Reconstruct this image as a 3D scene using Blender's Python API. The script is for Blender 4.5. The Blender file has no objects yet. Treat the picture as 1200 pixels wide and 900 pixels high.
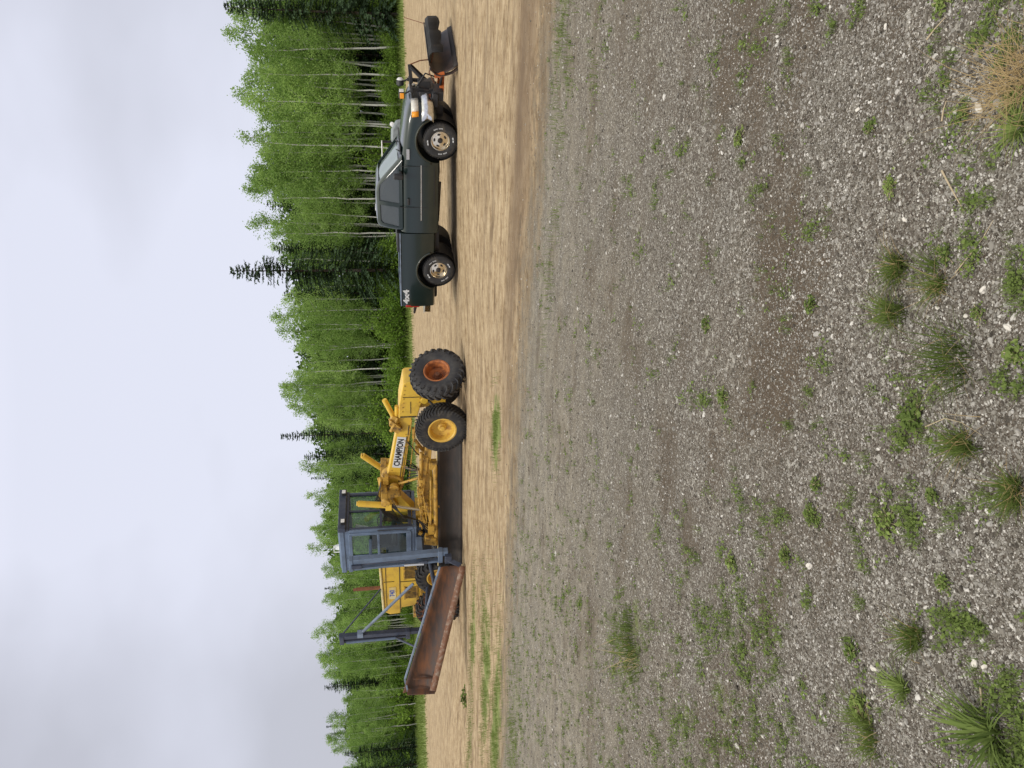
import bpy, bmesh, math, random
import numpy as np
from mathutils import Vector, Matrix, noise as mnoise
R = math.radians
rng = np.random.default_rng(11)
random.seed(5)
scene = bpy.context.scene
col = scene.collection

# ------------------------------------------------------------------ camera
CH, PITCH, ROLL = 1.726, math.atan((600 - 455) / 901.0), R(1.8)
FPX = 901.0
cF = np.array([0, math.cos(PITCH), -math.sin(PITCH)])
cr = np.array([1.0, 0, 0]); cu = np.array([0, math.sin(PITCH), math.cos(PITCH)])
cR = cr * math.cos(ROLL) - cu * math.sin(ROLL)
cU = cu * math.cos(ROLL) + cr * math.sin(ROLL)
cC = np.array([0, 0, CH])
cam = bpy.data.cameras.new('camera')
cam.sensor_width = 36; cam.sensor_fit = 'HORIZONTAL'; cam.lens = 36 * FPX / 1200
cam.clip_start = 0.05; cam.clip_end = 3000
camo = bpy.data.objects.new('camera', cam); col.objects.link(camo)
# the photograph was taken with the phone turned on its side: the camera is rolled a quarter turn
m = Matrix.Identity(4)
for i in range(3):
    m[i][0] = -cU[i]; m[i][1] = cR[i]; m[i][2] = -cF[i]; m[i][3] = cC[i]
camo.matrix_world = m
scene.camera = camo

# ------------------------------------------------------------------ light
SUN_EL, SUN_AZ = R(58), R(205)          # azimuth clockwise from +Y
w = bpy.data.worlds.new('World'); scene.world = w; w.use_nodes = True
nt = w.node_tree; nt.nodes.clear()
N = nt.nodes.new; L = nt.links.new
out = N('ShaderNodeOutputWorld'); bg = N('ShaderNodeBackground')
sky = N('ShaderNodeTexSky'); sky.sky_type = 'NISHITA'; sky.sun_disc = False
sky.sun_elevation = SUN_EL; sky.sun_rotation = SUN_AZ; sky.dust_density = 3; sky.air_density = 1
tc = N('ShaderNodeTexCoord')
sep = N('ShaderNodeSeparateXYZ'); L(tc.outputs['Generated'], sep.inputs[0])
mp = N('ShaderNodeMapping'); mp.inputs['Scale'].default_value = (.8, .8, 1.5); mp.inputs['Location'].default_value = (1.9, .7, .2)
L(tc.outputs['Generated'], mp.inputs[0])
cn = N('ShaderNodeTexNoise'); cn.inputs['Scale'].default_value = 1.9; cn.inputs['Detail'].default_value = 5; cn.inputs['Roughness'].default_value = .42
cn.inputs['Distortion'].default_value = .15
L(mp.outputs[0], cn.inputs['Vector'])
rp = N('ShaderNodeValToRGB')
rp.color_ramp.elements[0].position = .40; rp.color_ramp.elements[0].color = (5.15, 5.25, 5.95, 1)
rp.color_ramp.elements[1].position = .58; rp.color_ramp.elements[1].color = (7.25, 7.45, 8.6, 1)
L(cn.outputs['Fac'], rp.inputs[0])
el = N('ShaderNodeMapRange'); el.inputs[1].default_value = .40; el.inputs[2].default_value = 1.0; el.inputs[3].default_value = 1.0; el.inputs[4].default_value = 1.9
L(sep.outputs['Z'], el.inputs[0])
sc_ = N('ShaderNodeVectorMath'); sc_.operation = 'SCALE'; 
wm_ = N('ShaderNodeMapRange'); wm_.inputs[1].default_value = .42; wm_.inputs[2].default_value = .75; L(sep.outputs['Z'], wm_.inputs[0])
wx = N('ShaderNodeMix'); wx.data_type = 'RGBA'; wx.inputs[7].default_value = (7.6, 7.5, 6.6, 1); L(wm_.outputs[0], wx.inputs[0]); L(rp.outputs[0], wx.inputs[6]); L(wx.outputs[2], sc_.inputs[0]); L(el.outputs[0], sc_.inputs['Scale'])
mx = N('ShaderNodeMix'); mx.data_type = 'RGBA'; mx.inputs[0].default_value = .93
L(sky.outputs[0], mx.inputs[6]); L(sc_.outputs[0], mx.inputs[7])
L(mx.outputs[2], bg.inputs[0]); bg.inputs[1].default_value = .10
L(bg.outputs[0], out.inputs[0])
sun = bpy.data.lights.new('sun', 'SUN'); sun.energy = 1.5; sun.angle = R(12); sun.color = (1, .95, .88)
suno = bpy.data.objects.new('sun', sun); col.objects.link(suno)
sd = Vector((math.sin(SUN_AZ) * math.cos(SUN_EL), math.cos(SUN_AZ) * math.cos(SUN_EL), math.sin(SUN_EL)))
suno.rotation_euler = sd.to_track_quat('Z', 'Y').to_euler(); suno.location = (0, 0, 60)
scene.view_settings.view_transform = 'Standard'; scene.view_settings.look = 'None'
scene.view_settings.gamma = 1; scene.view_settings.exposure = 0.16
scene.view_settings.use_curve_mapping = False

# ------------------------------------------------------------------ helpers
def ray(x, y): return cF + cR * (450 - y) / FPX + cU * (600 - x) / FPX
def gpt(x, y, z=0.0):
    d = ray(x, y); t = (z - CH) / d[2]; P = cC + d * t
    return np.array([P[0], P[1], z])
def at_depth(x, y, Y):
    d = ray(x, y); t = Y / d[1]; return cC + d * t
def proj(P):
    d = np.asarray(P) - cC; D = d @ cF
    return 600 - FPX * (d @ cU) / D, 450 - FPX * (d @ cR) / D
def sstep(a, b, x):
    t = np.clip((x - a) / (b - a), 0, 1); return t * t * (3 - 2 * t)
def terrain(x, y):
    x = np.asarray(x, float); y = np.asarray(y, float)
    d = np.hypot(x + 3.6, (y - 21.5))
    z = -0.14 * (1 - sstep(5.5, 11, d))
    dn = np.hypot(x, y)
    near = 1 - sstep(9, 14, dn)
    z = z + near * (.018 * np.sin(x * 1.3 + y * .9 + 1) * np.sin(y * 1.1 - x * .4) + .010 * np.sin(3.1 * x + 1.7 * y) * np.sin(2.3 * y - 1.2 * x + 2))
    # wheel rut crossing the gravel
    s = (x * .505 + y * .863)
    z = z - .03 * np.exp(-((s - 3.05) / .22) ** 2) * near
    return z

class MB:
    def __init__(s): s.v = []; s.f = []; s.M = Matrix.Identity(4)
    def add(s, vs, fs):
        o = len(s.v); s.v += [tuple(s.M @ Vector(p)) for p in vs]; s.f += [tuple(i + o for i in f) for f in fs]
    def box(s, c, d, rot=None):
        hx, hy, hz = d[0] / 2, d[1] / 2, d[2] / 2
        vs = [Vector((sx * hx, sy * hy, sz * hz)) for sx in (-1, 1) for sy in (-1, 1) for sz in (-1, 1)]
        if rot is not None:
            from mathutils import Euler
            e = Euler(rot).to_matrix(); vs = [e @ v for v in vs]
        vs = [v + Vector(c) for v in vs]
        s.add(vs, [(0, 1, 3, 2), (4, 6, 7, 5), (0, 4, 5, 1), (2, 3, 7, 6), (0, 2, 6, 4), (1, 5, 7, 3)]); return s
    def beam(s, p, q, wd, h, up=(0, 0, 1), w2=None, h2=None):
        p = Vector(p); q = Vector(q); d = (q - p).normalized(); a = d.cross(Vector(up)).normalized(); b = a.cross(d)
        w2 = wd if w2 is None else w2; h2 = h if h2 is None else h2
        vs = [p + a * sx * wd / 2 + b * sz * h / 2 for sx, sz in ((-1, -1), (1, -1), (1, 1), (-1, 1))]
        vs += [q + a * sx * w2 / 2 + b * sz * h2 / 2 for sx, sz in ((-1, -1), (1, -1), (1, 1), (-1, 1))]
        s.add(vs, [(3, 2, 1, 0), (4, 5, 6, 7), (0, 1, 5, 4), (1, 2, 6, 5), (2, 3, 7, 6), (3, 0, 4, 7)]); return s
    def tube(s, pts, r, n=10, cap=True):
        pts = [Vector(p) for p in pts]; rs = r if isinstance(r, (list, tuple)) else [r] * len(pts)
        vs = []; fs = []; prev = None
        for i, p in enumerate(pts):
            d = ((pts[min(i + 1, len(pts) - 1)] - pts[max(i - 1, 0)])).normalized()
            if prev is None:
                a = d.orthogonal().normalized()
            else:
                a = (prev - d * prev.dot(d)).normalized()
            prev = a; b = d.cross(a)
            for k in range(n):
                t = 2 * math.pi * k / n; vs.append(p + (a * math.cos(t) + b * math.sin(t)) * rs[i])
        for i in range(len(pts) - 1):
            for k in range(n):
                k2 = (k + 1) % n; fs.append((i * n + k, i * n + k2, (i + 1) * n + k2, (i + 1) * n + k))
        if cap: fs.append(tuple(range(n))[::-1]); fs.append(tuple((len(pts) - 1) * n + k for k in range(n)))
        s.add(vs, fs); return s
    def prism(s, poly, a0, a1, axis='y'):
        n = len(poly)
        def P(u, v, a): return (u, a, v) if axis == 'y' else ((a, u, v) if axis == 'x' else (u, v, a))
        vs = [P(u, v, a0) for u, v in poly] + [P(u, v, a1) for u, v in poly]
        s.add(vs, [tuple(range(n)), tuple(range(n, 2 * n))[::-1]] + [(i, (i + 1) % n, n + (i + 1) % n, n + i)[::-1] for i in range(n)]); return s
    def lathe(s, prof, n=40, c=(0, 0, 0), closed=False):   # prof: (y, r) turned round the y axis
        m_ = len(prof); vs = []; fs = []
        for k in range(n):
            t = 2 * math.pi * k / n
            for y, r in prof: vs.append((c[0] + r * math.cos(t), c[1] + y, c[2] + r * math.sin(t)))
        e = m_ if closed else m_ - 1
        for k in range(n):
            k2 = (k + 1) % n
            for i in range(e):
                j = (i + 1) % m_; fs.append((k * m_ + i, k * m_ + j, k2 * m_ + j, k2 * m_ + i))
        s.add(vs, fs); return s
    def build(s, name, mt, parent=None, smooth=40, bevel=0, solid=0, segs=2):
        me = bpy.data.meshes.new(name); me.from_pydata(s.v, [], s.f)
        bm = bmesh.new(); bm.from_mesh(me)
        bmesh.ops.recalc_face_normals(bm, faces=bm.faces); bm.to_mesh(me); bm.free()
        me.materials.append(mt)
        o = bpy.data.objects.new(name, me); col.objects.link(o)
        if parent is not None: o.parent = parent
        if smooth: me.shade_smooth(); me.set_sharp_from_angle(angle=R(smooth))
        if solid:
            q = o.modifiers.new('t', 'SOLIDIFY'); q.thickness = solid; q.offset = 0
        if bevel:
            q = o.modifiers.new('b', 'BEVEL'); q.width = bevel; q.segments = segs; q.limit_method = 'ANGLE'; q.angle_limit = R(35)
        return o

def bake(o, cutters=()):
    """evaluate modifiers and boolean cutters into the object's own mesh, then drop the cutters"""
    for c in cutters:
        q = o.modifiers.new('c', 'BOOLEAN'); q.object = c; q.operation = 'DIFFERENCE'; q.solver = 'EXACT'
    bpy.context.view_layer.update()
    dg = bpy.context.evaluated_depsgraph_get()
    me = bpy.data.meshes.new_from_object(o.evaluated_get(dg))
    o.modifiers.clear(); mats_ = [x for x in o.data.materials]
    o.data = me; me.materials.clear(); me.materials.append(mats_[0])
    for c in cutters: bpy.data.objects.remove(c)
    me.shade_smooth(); me.set_sharp_from_angle(angle=R(32))
    return o

def tag(o, label=None, cat=None, group=None, kind=None):
    if label: o['label'] = label
    if cat: o['category'] = cat
    if group: o['group'] = group
    if kind: o['kind'] = kind
    return o
def empty(name, loc=(0, 0, 0), rz=0.0):
    o = bpy.data.objects.new(name, None); col.objects.link(o); o.location = loc; o.rotation_euler = (0, 0, rz); o.empty_display_size = .3
    return o
def copy_tree(o, parent=None):
    c = o.copy(); col.objects.link(c)
    if parent is not None: c.parent = parent
    for ch in [k for k in col.objects if k.parent == o]: copy_tree(ch, c)
    return c
def npmesh(name, V, F, mt, parent=None, attrs=None, smooth=False):
    """V (n,3), F (m,k) arrays"""
    me = bpy.data.meshes.new(name); k = F.shape[1]
    me.vertices.add(len(V)); me.vertices.foreach_set('co', np.ascontiguousarray(V, np.float32).ravel())
    me.loops.add(F.size); me.loops.foreach_set('vertex_index', np.ascontiguousarray(F, np.int32).ravel())
    me.polygons.add(len(F)); me.polygons.foreach_set('loop_start', np.arange(0, F.size, k, dtype=np.int32))
    me.update(calc_edges=True); me.validate()
    if attrs:
        for an, arr in attrs.items():
            a = me.attributes.new(an, 'FLOAT', 'POINT'); a.data.foreach_set('value', np.ascontiguousarray(arr, np.float32))
    if smooth: me.shade_smooth()
    me.materials.append(mt)
    o = bpy.data.objects.new(name, me); col.objects.link(o)
    if parent is not None: o.parent = parent
    return o
def text_obj(txt, size, mt, name, parent, loc, rot, sx=1.0, bold=.0, depth=.003):
    cu_ = bpy.data.curves.new('t', 'FONT'); cu_.body = txt; cu_.size = size; cu_.align_x = 'CENTER'; cu_.align_y = 'CENTER'
    cu_.extrude = depth; cu_.offset = bold; cu_.resolution_u = 3
    t = bpy.data.objects.new('t', cu_); col.objects.link(t); bpy.context.view_layer.update()
    me = bpy.data.meshes.new_from_object(t.evaluated_get(bpy.context.evaluated_depsgraph_get()))
    bpy.data.objects.remove(t); me.materials.clear(); me.materials.append(mt)
    o = bpy.data.objects.new(name, me); col.objects.link(o); o.parent = parent; o.location = loc; o.rotation_euler = rot; o.scale = (sx, 1, 1)
    return o

# ------------------------------------------------------------------ materials
def base(name):
    mt = bpy.data.materials.new(name); mt.use_nodes = True
    return mt, mt.node_tree, mt.node_tree.nodes['Principled BSDF']
def mat(name, c, rough=.5, metal=0, c2=None, scale=4, lo=.45, hi=.65, bump=0, bscale=60, detail=6, stretch=(1, 1, 1), spec=.5, coat=0, r2=None):
    mt, t, b = base(name)
    b.inputs['Roughness'].default_value = rough; b.inputs['Metallic'].default_value = metal
    b.inputs['Specular IOR Level'].default_value = spec; b.inputs['Coat Weight'].default_value = coat
    b.inputs['Base Color'].default_value = (*c, 1)
    tc = t.nodes.new('ShaderNodeTexCoord'); mp = t.nodes.new('ShaderNodeMapping'); mp.inputs['Scale'].default_value = stretch
    t.links.new(tc.outputs['Object'], mp.inputs[0])
    if c2 is not None:
        n = t.nodes.new('ShaderNodeTexNoise'); n.inputs['Scale'].default_value = scale; n.inputs['Detail'].default_value = detail; n.inputs['Roughness'].default_value = .65
        t.links.new(mp.outputs[0], n.inputs['Vector'])
        r_ = t.nodes.new('ShaderNodeValToRGB'); r_.color_ramp.elements[0].position = lo; r_.color_ramp.elements[1].position = hi
        r_.color_ramp.elements[0].color = (*c, 1); r_.color_ramp.elements[1].color = (*c2, 1)
        t.links.new(n.outputs['Fac'], r_.inputs[0]); t.links.new(r_.outputs[0], b.inputs['Base Color'])
        if r2 is not None:
            mr = t.nodes.new('ShaderNodeMapRange'); mr.inputs[1].default_value = lo; mr.inputs[2].default_value = hi; mr.inputs[3].default_value = rough; mr.inputs[4].default_value = r2
            t.links.new(n.outputs['Fac'], mr.inputs[0]); t.links.new(mr.outputs[0], b.inputs['Roughness'])
    if bump:
        n2 = t.nodes.new('ShaderNodeTexNoise'); n2.inputs['Scale'].default_value = bscale; n2.inputs['Detail'].default_value = 4
        t.links.new(mp.outputs[0], n2.inputs['Vector'])
        bp = t.nodes.new('ShaderNodeBump'); bp.inputs['Strength'].default_value = bump; bp.inputs['Distance'].default_value = .01
        t.links.new(n2.outputs['Fac'], bp.inputs['Height']); t.links.new(bp.outputs[0], b.inputs['Normal'])
    return mt
M = {}
M['yellow'] = mat('grader_yellow', (.70, .45, .05), .42, c2=(.50, .29, .055), scale=3.5, lo=.5, hi=.75, bump=.08, r2=.7)
M['yellow_pale'] = mat('pale_yellow', (.72, .62, .36), .5, c2=(.62, .45, .14), scale=3)  # paler yellow for top panel, model plate and blade top edge
M['yellow_dirty'] = mat('greasy_yellow', (.50, .29, .045), .5, c2=(.12, .07, .03), scale=7, lo=.48, hi=.66, bump=.2, r2=.8)
M['rim_yellow'] = mat('rim_yellow', (.66, .42, .07), .5, c2=(.40, .20, .05), scale=9, lo=.5, hi=.7)
M['rim_orange'] = mat('rim_orange', (.42, .14, .04), .7, c2=(.17, .06, .03), scale=8, lo=.42, hi=.65)
M['rubber'] = mat('rubber', (.022, .022, .024), .8, c2=(.085, .075, .06), scale=5, lo=.48, hi=.72, bump=.25, bscale=40)
M['rubber_dusty'] = mat('rubber_dusty', (.026, .027, .032), .75, c2=(.085, .08, .075), scale=4, lo=.42, hi=.75, bump=.25, bscale=40)
M['black'] = mat('black_steel', (.018, .018, .02), .5, c2=(.05, .035, .028), scale=6, lo=.5, hi=.7)
M['blackrub'] = mat('black_rubber_sheet', (.009, .010, .012), .8, c2=(.022, .022, .024), scale=3, bump=.3, bscale=10)
M['bluegrey'] = mat('blue_grey_paint', (.13, .18, .27), .5, c2=(.09, .12, .17), scale=3, lo=.4, hi=.7, bump=.06)
M['bluedark'] = mat('dark_blue_paint', (.035, .045, .075), .5, c2=(.06, .07, .10), scale=4)
M['edgeblue'] = mat('worn_pale_blue_paint', (.20, .25, .34), .6, c2=(.13, .15, .19), scale=6)
M['rust'] = mat('rusty_moldboard', (.045, .026, .02), .6, c2=(.19, .075, .03), scale=2.2, lo=.42, hi=.68, bump=.15, bscale=20, stretch=(.5, .5, 1.6), r2=.85)
M['rustedge'] = mat('rusty_cutting_edge', (.17, .075, .04), .7, c2=(.30, .24, .19), scale=9, lo=.48, hi=.68, bump=.4, bscale=30)
M['darkmould'] = mat('dark_moldboard', (.020, .017, .016), .7, c2=(.055, .036, .026), scale=2.5, lo=.45, hi=.75, stretch=(.5, .5, 1.5))
M['plowblade'] = mat('plow_blade_steel', (.035, .03, .03), .45, c2=(.11, .065, .045), scale=2.4, lo=.4, hi=.7, metal=.2)
M['orange'] = mat('orange_plow_paint', (.55, .14, .03), .6, c2=(.20, .06, .03), scale=7)
M['rustpipe'] = mat('rusty_pipe', (.20, .075, .035), .8, c2=(.11, .05, .03), scale=9)
M['chrome'] = mat('chrome', (.72, .72, .72), .16, 1.0, c2=(.45, .42, .40), scale=8, lo=.5, hi=.8)
M['alloy'] = mat('polished_alloy', (.78, .71, .58), .22, .95, c2=(.42, .34, .24), scale=18, lo=.5, hi=.75)
M['steel'] = mat('bare_steel', (.62, .62, .60), .25, .9)
M['white'] = mat('white_paint', (.78, .78, .76), .5)
M['lens'] = mat('clear_lens', (.72, .70, .64), .15, c2=(.55, .53, .48), scale=20)
M['amber'] = mat('amber_lens', (.85, .33, .02), .2)
M['red'] = mat('red_lens', (.36, .02, .015), .2)
M['plastic'] = mat('black_plastic', (.02, .02, .022), .55)
M['seat'] = mat('seat_cloth', (.06, .06, .065), .9)
M['decal_white'] = mat('decal_white', (.62, .64, .66), .5)
M['decal_black'] = mat('decal_black', (.012, .012, .014), .5)
M['decal_blue'] = mat('decal_blue', (.08, .12, .38), .5)
M['paleplastic'] = mat('pale_body', (.24, .27, .28), .5, c2=(.15, .17, .18), scale=5)

def carpaint():
    mt, t, b = base('dark_green_truck_paint')
    b.inputs['Roughness'].default_value = .32; b.inputs['Specular IOR Level'].default_value = .35; b.inputs['Coat Weight'].default_value = .65; b.inputs['Coat Roughness'].default_value = .09
    g = t.nodes.new('ShaderNodeTexCoord'); sp = t.nodes.new('ShaderNodeSeparateXYZ'); t.links.new(g.outputs['Object'], sp.inputs[0])
    n = t.nodes.new('ShaderNodeTexNoise'); n.inputs['Scale'].default_value = 3; n.inputs['Detail'].default_value = 7
    t.links.new(g.outputs['Object'], n.inputs['Vector'])
    mr = t.nodes.new('ShaderNodeMapRange'); mr.inputs[1].default_value = 1.0; mr.inputs[2].default_value = .45; mr.inputs[3].default_value = 0; mr.inputs[4].default_value = .28
    t.links.new(sp.outputs['Z'], mr.inputs[0])
    mu = t.nodes.new('ShaderNodeMath'); mu.operation = 'MULTIPLY'; t.links.new(mr.outputs[0], mu.inputs[0]); t.links.new(n.outputs['Fac'], mu.inputs[1])
    mi = t.nodes.new('ShaderNodeMix'); mi.data_type = 'RGBA'; mi.inputs[6].default_value = (.005, .015, .014, 1); mi.inputs[7].default_value = (.09, .075, .055, 1)
    t.links.new(mu.outputs[0], mi.inputs[0]); t.links.new(mi.outputs[2], b.inputs['Base Color'])
    m2 = t.nodes.new('ShaderNodeMapRange'); m2.inputs[3].default_value = .28; m2.inputs[4].default_value = .6; t.links.new(mu.outputs[0], m2.inputs[0]); t.links.new(m2.outputs[0], b.inputs['Roughness'])
    return mt
M['truck'] = carpaint()
def glass(name, tint, dust, dustc=(.35, .42, .42)):
    mt, t, b = base(name); t.nodes.remove(b); o = t.nodes['Material Output']
    tr = t.nodes.new('ShaderNodeBsdfTransparent'); tr.inputs[0].default_value = (*tint, 1)
    gl = t.nodes.new('ShaderNodeBsdfGlossy'); gl.inputs['Roughness'].default_value = .03
    df = t.nodes.new('ShaderNodeBsdfDiffuse'); df.inputs[0].default_value = (*dustc, 1)  # film colour: dust, with reflected sky mixed in on the windscreen
    lw = t.nodes.new('ShaderNodeLayerWeight'); lw.inputs[0].default_value = .5
    pw = t.nodes.new('ShaderNodeMath'); pw.operation = 'POWER'; pw.inputs[1].default_value = 4; t.links.new(lw.outputs['Facing'], pw.inputs[0])
    fr = t.nodes.new('ShaderNodeMath'); fr.operation = 'MULTIPLY_ADD'; fr.inputs[1].default_value = .85; fr.inputs[2].default_value = .06; t.links.new(pw.outputs[0], fr.inputs[0])
    m1 = t.nodes.new('ShaderNodeMixShader'); m1.inputs[0].default_value = dust; t.links.new(tr.outputs[0], m1.inputs[1]); t.links.new(df.outputs[0], m1.inputs[2])
    m2 = t.nodes.new('ShaderNodeMixShader'); t.links.new(fr.outputs[0], m2.inputs[0]); t.links.new(m1.outputs[0], m2.inputs[1]); t.links.new(gl.outputs[0], m2.inputs[2])
    t.links.new(m2.outputs[0], o.inputs[0]); return mt
M['windscreen'] = glass('dusty_sky_windscreen', (.25, .30, .30), .62, (.42, .50, .50))  # pale film is dust plus sky reflection put into the colour
M['sideglass'] = glass('tinted_side_glass', (.16, .19, .20), .30, (.22, .26, .29))
M['cabglass'] = glass('cab_glass', (.70, .80, .76), .04, (.10, .17, .15))

def leafmat(name, c1, c2, trans=.35, oscale=.08):
    mt, t, b = base(name); t.nodes.remove(b); o = t.nodes['Material Output']
    at = t.nodes.new('ShaderNodeAttribute'); at.attribute_name = 'tone'
    oi = t.nodes.new('ShaderNodeObjectInfo')
    ad = t.nodes.new('ShaderNodeMath'); ad.operation = 'MULTIPLY_ADD'; ad.inputs[1].default_value = .55
    mm = t.nodes.new('ShaderNodeMath'); mm.operation = 'MULTIPLY'; mm.inputs[1].default_value = .6
    t.links.new(at.outputs['Fac'], mm.inputs[0]); t.links.new(oi.outputs['Random'], ad.inputs[0]); t.links.new(mm.outputs[0], ad.inputs[2])
    mi = t.nodes.new('ShaderNodeMix'); mi.data_type = 'RGBA'; mi.inputs[6].default_value = (*c1, 1); mi.inputs[7].default_value = (*c2, 1)
    t.links.new(ad.outputs[0], mi.inputs[0])
    d = t.nodes.new('ShaderNodeBsdfDiffuse'); tr = t.nodes.new('ShaderNodeBsdfTranslucent')
    t.links.new(mi.outputs[2], d.inputs[0]); t.links.new(mi.outputs[2], tr.inputs[0])
    ms = t.nodes.new('ShaderNodeMixShader'); ms.inputs[0].default_value = trans
    t.links.new(d.outputs[0], ms.inputs[1]); t.links.new(tr.outputs[0], ms.inputs[2]); t.links.new(ms.outputs[0], o.inputs[0])
    return mt
M['aspen_leaf'] = leafmat('aspen_leaves', (.14, .25, .055), (.42, .58, .18), .5)
M['bush_leaf'] = leafmat('bush_leaves', (.10, .19, .03), (.28, .42, .08), .45)
M['spruce_leaf'] = leafmat('spruce_needles', (.026, .050, .028), (.075, .115, .060), .1)
M['wood_leaf'] = leafmat('far_wood_leaves', (.025, .05, .016), (.085, .14, .035), .3)  # spruce-dark leaf colour also paints in the shade of the forest interior
M['grass'] = leafmat('grass_blades', (.07, .105, .025), (.20, .26, .07), .35)
M['grass_dry'] = leafmat('dry_grass', (.30, .20, .09), (.52, .40, .22), .3)
M['weed'] = leafmat('weed_leaves', (.06, .10, .025), (.26, .33, .10), .3)
M['bark'] = mat('pale_bark', (.50, .49, .45), .85, c2=(.10, .09, .08), scale=6, lo=.56, hi=.68, stretch=(1, 1, .5))
M['bark_dark'] = mat('dark_bark', (.09, .07, .055), .9, c2=(.15, .13, .11), scale=5)
M['stem'] = mat('dry_stem', (.45, .36, .24), .85)
M['palestone'] = mat('pale_stone', (.62, .58, .52), .8, c2=(.48, .44, .40), scale=30)

# ------------------------------------------------------------------ ground
def ground_mat():
    mt, t, b = base('yard_surface'); nn = t.nodes.new; lk = t.links.new
    g = nn('ShaderNodeNewGeometry')
    def attr(n):
        a = nn('ShaderNodeAttribute'); a.attribute_name = n; return a.outputs['Fac']
    def noise(scale, detail=4, rough=.55, vec=None, dist=0):
        n = nn('ShaderNodeTexNoise'); n.inputs['Scale'].default_value = scale; n.inputs['Detail'].default_value = detail; n.inputs['Roughness'].default_value = rough; n.inputs['Distortion'].default_value = dist
        lk(vec or g.outputs['Position'], n.inputs['Vector']); return n.outputs['Fac']
    def rampc(fac, *st):
        r_ = nn('ShaderNodeValToRGB'); e = r_.color_ramp.elements
        while len(e) < len(st): e.new(.5)
        for i, (p, c) in enumerate(st): e[i].position = p; e[i].color = (*c, 1)
        lk(fac, r_.inputs[0]); return r_.outputs[0]
    def mix(f, a, b_, mode='MIX'):
        m_ = nn('ShaderNodeMix'); m_.data_type = 'RGBA'; m_.blend_type = mode
        if isinstance(f, float): m_.inputs[0].default_value = f
        else: lk(f, m_.inputs[0])
        for k, x in ((6, a), (7, b_)):
            if isinstance(x, tuple): m_.inputs[k].default_value = (*x, 1)
            else: lk(x, m_.inputs[k])
        return m_.outputs[2]
    def mrange(f, a, b_, c=0., d=1.):
        m_ = nn('ShaderNodeMapRange'); m_.inputs[1].default_value = a; m_.inputs[2].default_value = b_; m_.inputs[3].default_value = c; m_.inputs[4].default_value = d
        lk(f, m_.inputs[0]); return m_.outputs[0]
    def math_(op, a, b_=None, c=None):
        m_ = nn('ShaderNodeMath'); m_.operation = op
        for k, x in enumerate((a, b_, c)):
            if x is None: continue
            if isinstance(x, (int, float)): m_.inputs[k].default_value = x
            else: lk(x, m_.inputs[k])
        return m_.outputs[0]
    def mapped(sc, rz=0):
        m_ = nn('ShaderNodeMapping'); m_.vector_type = 'TEXTURE'; m_.inputs['Rotation'].default_value = (0, 0, rz); m_.inputs['Scale'].default_value = sc
        lk(g.outputs['Position'], m_.inputs[0]); return m_.outputs[0]
    road = mapped((.50, .20, 1), R(-24))
    road2 = mapped((1.3, .42, 1), R(-22))
    road3 = mapped((.30, .10, 1), R(-12))
    # --- stones
    def vor(scale):
        v = nn('ShaderNodeTexVoronoi'); v.inputs['Scale'].default_value = scale
        nz = nn('ShaderNodeTexNoise'); nz.inputs['Scale'].default_value = scale * .6; lk(g.outputs['Position'], nz.inputs['Vector'])
        va = nn('ShaderNodeVectorMath'); va.operation = 'MULTIPLY_ADD'; va.inputs[1].default_value = (.6 / scale,) * 3
        lk(nz.outputs['Color'], va.inputs[0]); lk(g.outputs['Position'], va.inputs[2]); lk(va.outputs[0], v.inputs['Vector'])
        sp = nn('ShaderNodeSeparateColor'); lk(v.outputs['Color'], sp.inputs[0]); return v, sp
    v1, s1 = vor(95); v2, s2 = vor(210); v3, s3 = vor(40)
    stone1 = rampc(s1.outputs[0], (0, (.058, .047, .034)), (.35, (.122, .106, .085)), (.62, (.200, .182, .154)), (.85, (.285, .268, .24)), (.975, (.55, .52, .47)))
    stone2 = rampc(s2.outputs[0], (0, (.05, .038, .028)), (.4, (.118, .095, .077)), (.8, (.21, .185, .16)), (.97, (.48, .45, .40)))
    pick = mrange(s1.outputs[1], .50, .52)
    stones = mix(pick, stone2, stone1)
    stone3 = rampc(s3.outputs[0], (0, (.12, .10, .085)), (.6, (.22, .20, .175)), (.95, (.44, .42, .38)))
    stones = mix(mrange(s3.outputs[1], .90, .91), stones, stone3)
    # soil showing between the stones, in patches
    soil = rampc(noise(140, 5, .7), (.3, (.060, .043, .029)), (.7, (.155, .118, .084)))
    patch = noise(.9, 5, .62, dist=.4)
    p2 = noise(1.0, 4, .6, road2)
    soilmask = math_('ADD', mrange(patch, .42, .70, -.12, .52), mrange(p2, .45, .72, -.12, .5))
    dk = attr('dark')
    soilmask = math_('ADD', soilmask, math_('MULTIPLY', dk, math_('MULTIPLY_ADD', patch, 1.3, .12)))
    fine = noise(60, 4, .7)
    soilf = mrange(math_('ADD', soilmask, math_('MULTIPLY_ADD', fine, 1.3, -.65)), .10, .60)
    gravel = mix(soilf, stones, soil)
    # grey-blue versus brownish drift
    gravel = mix(mrange(noise(.5, 3), .35, .65, .0, .55), gravel, mix(1.0, gravel, (1.0, .94, .86), 'MULTIPLY'))
    gravel = mix(1.0, gravel, (.92, .92, .93), 'MULTIPLY')
    # farther gravel carries sandy dust
    dusty = attr('dust')
    dustc = rampc(noise(7, 6, .7), (.3, (.21, .18, .135)), (.7, (.45, .40, .315)))
    gravel = mix(math_('MULTIPLY', dusty, mrange(noise(2.2, 5, .65, road2),   .35, .65, .20, .78)), gravel, dustc)
    # --- sand road
    sand = rampc(noise(1, 7, .6, road), (.30, (.27, .19, .11)), (.43, (.42, .315, .195)), (.60, (.54, .42, .275)), (.8, (.62, .495, .34)))
    track = rampc(noise(1, 6, .68, road2), (.34, (.20, .145, .09)), (.48, (1, 1, 1)))
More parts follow.
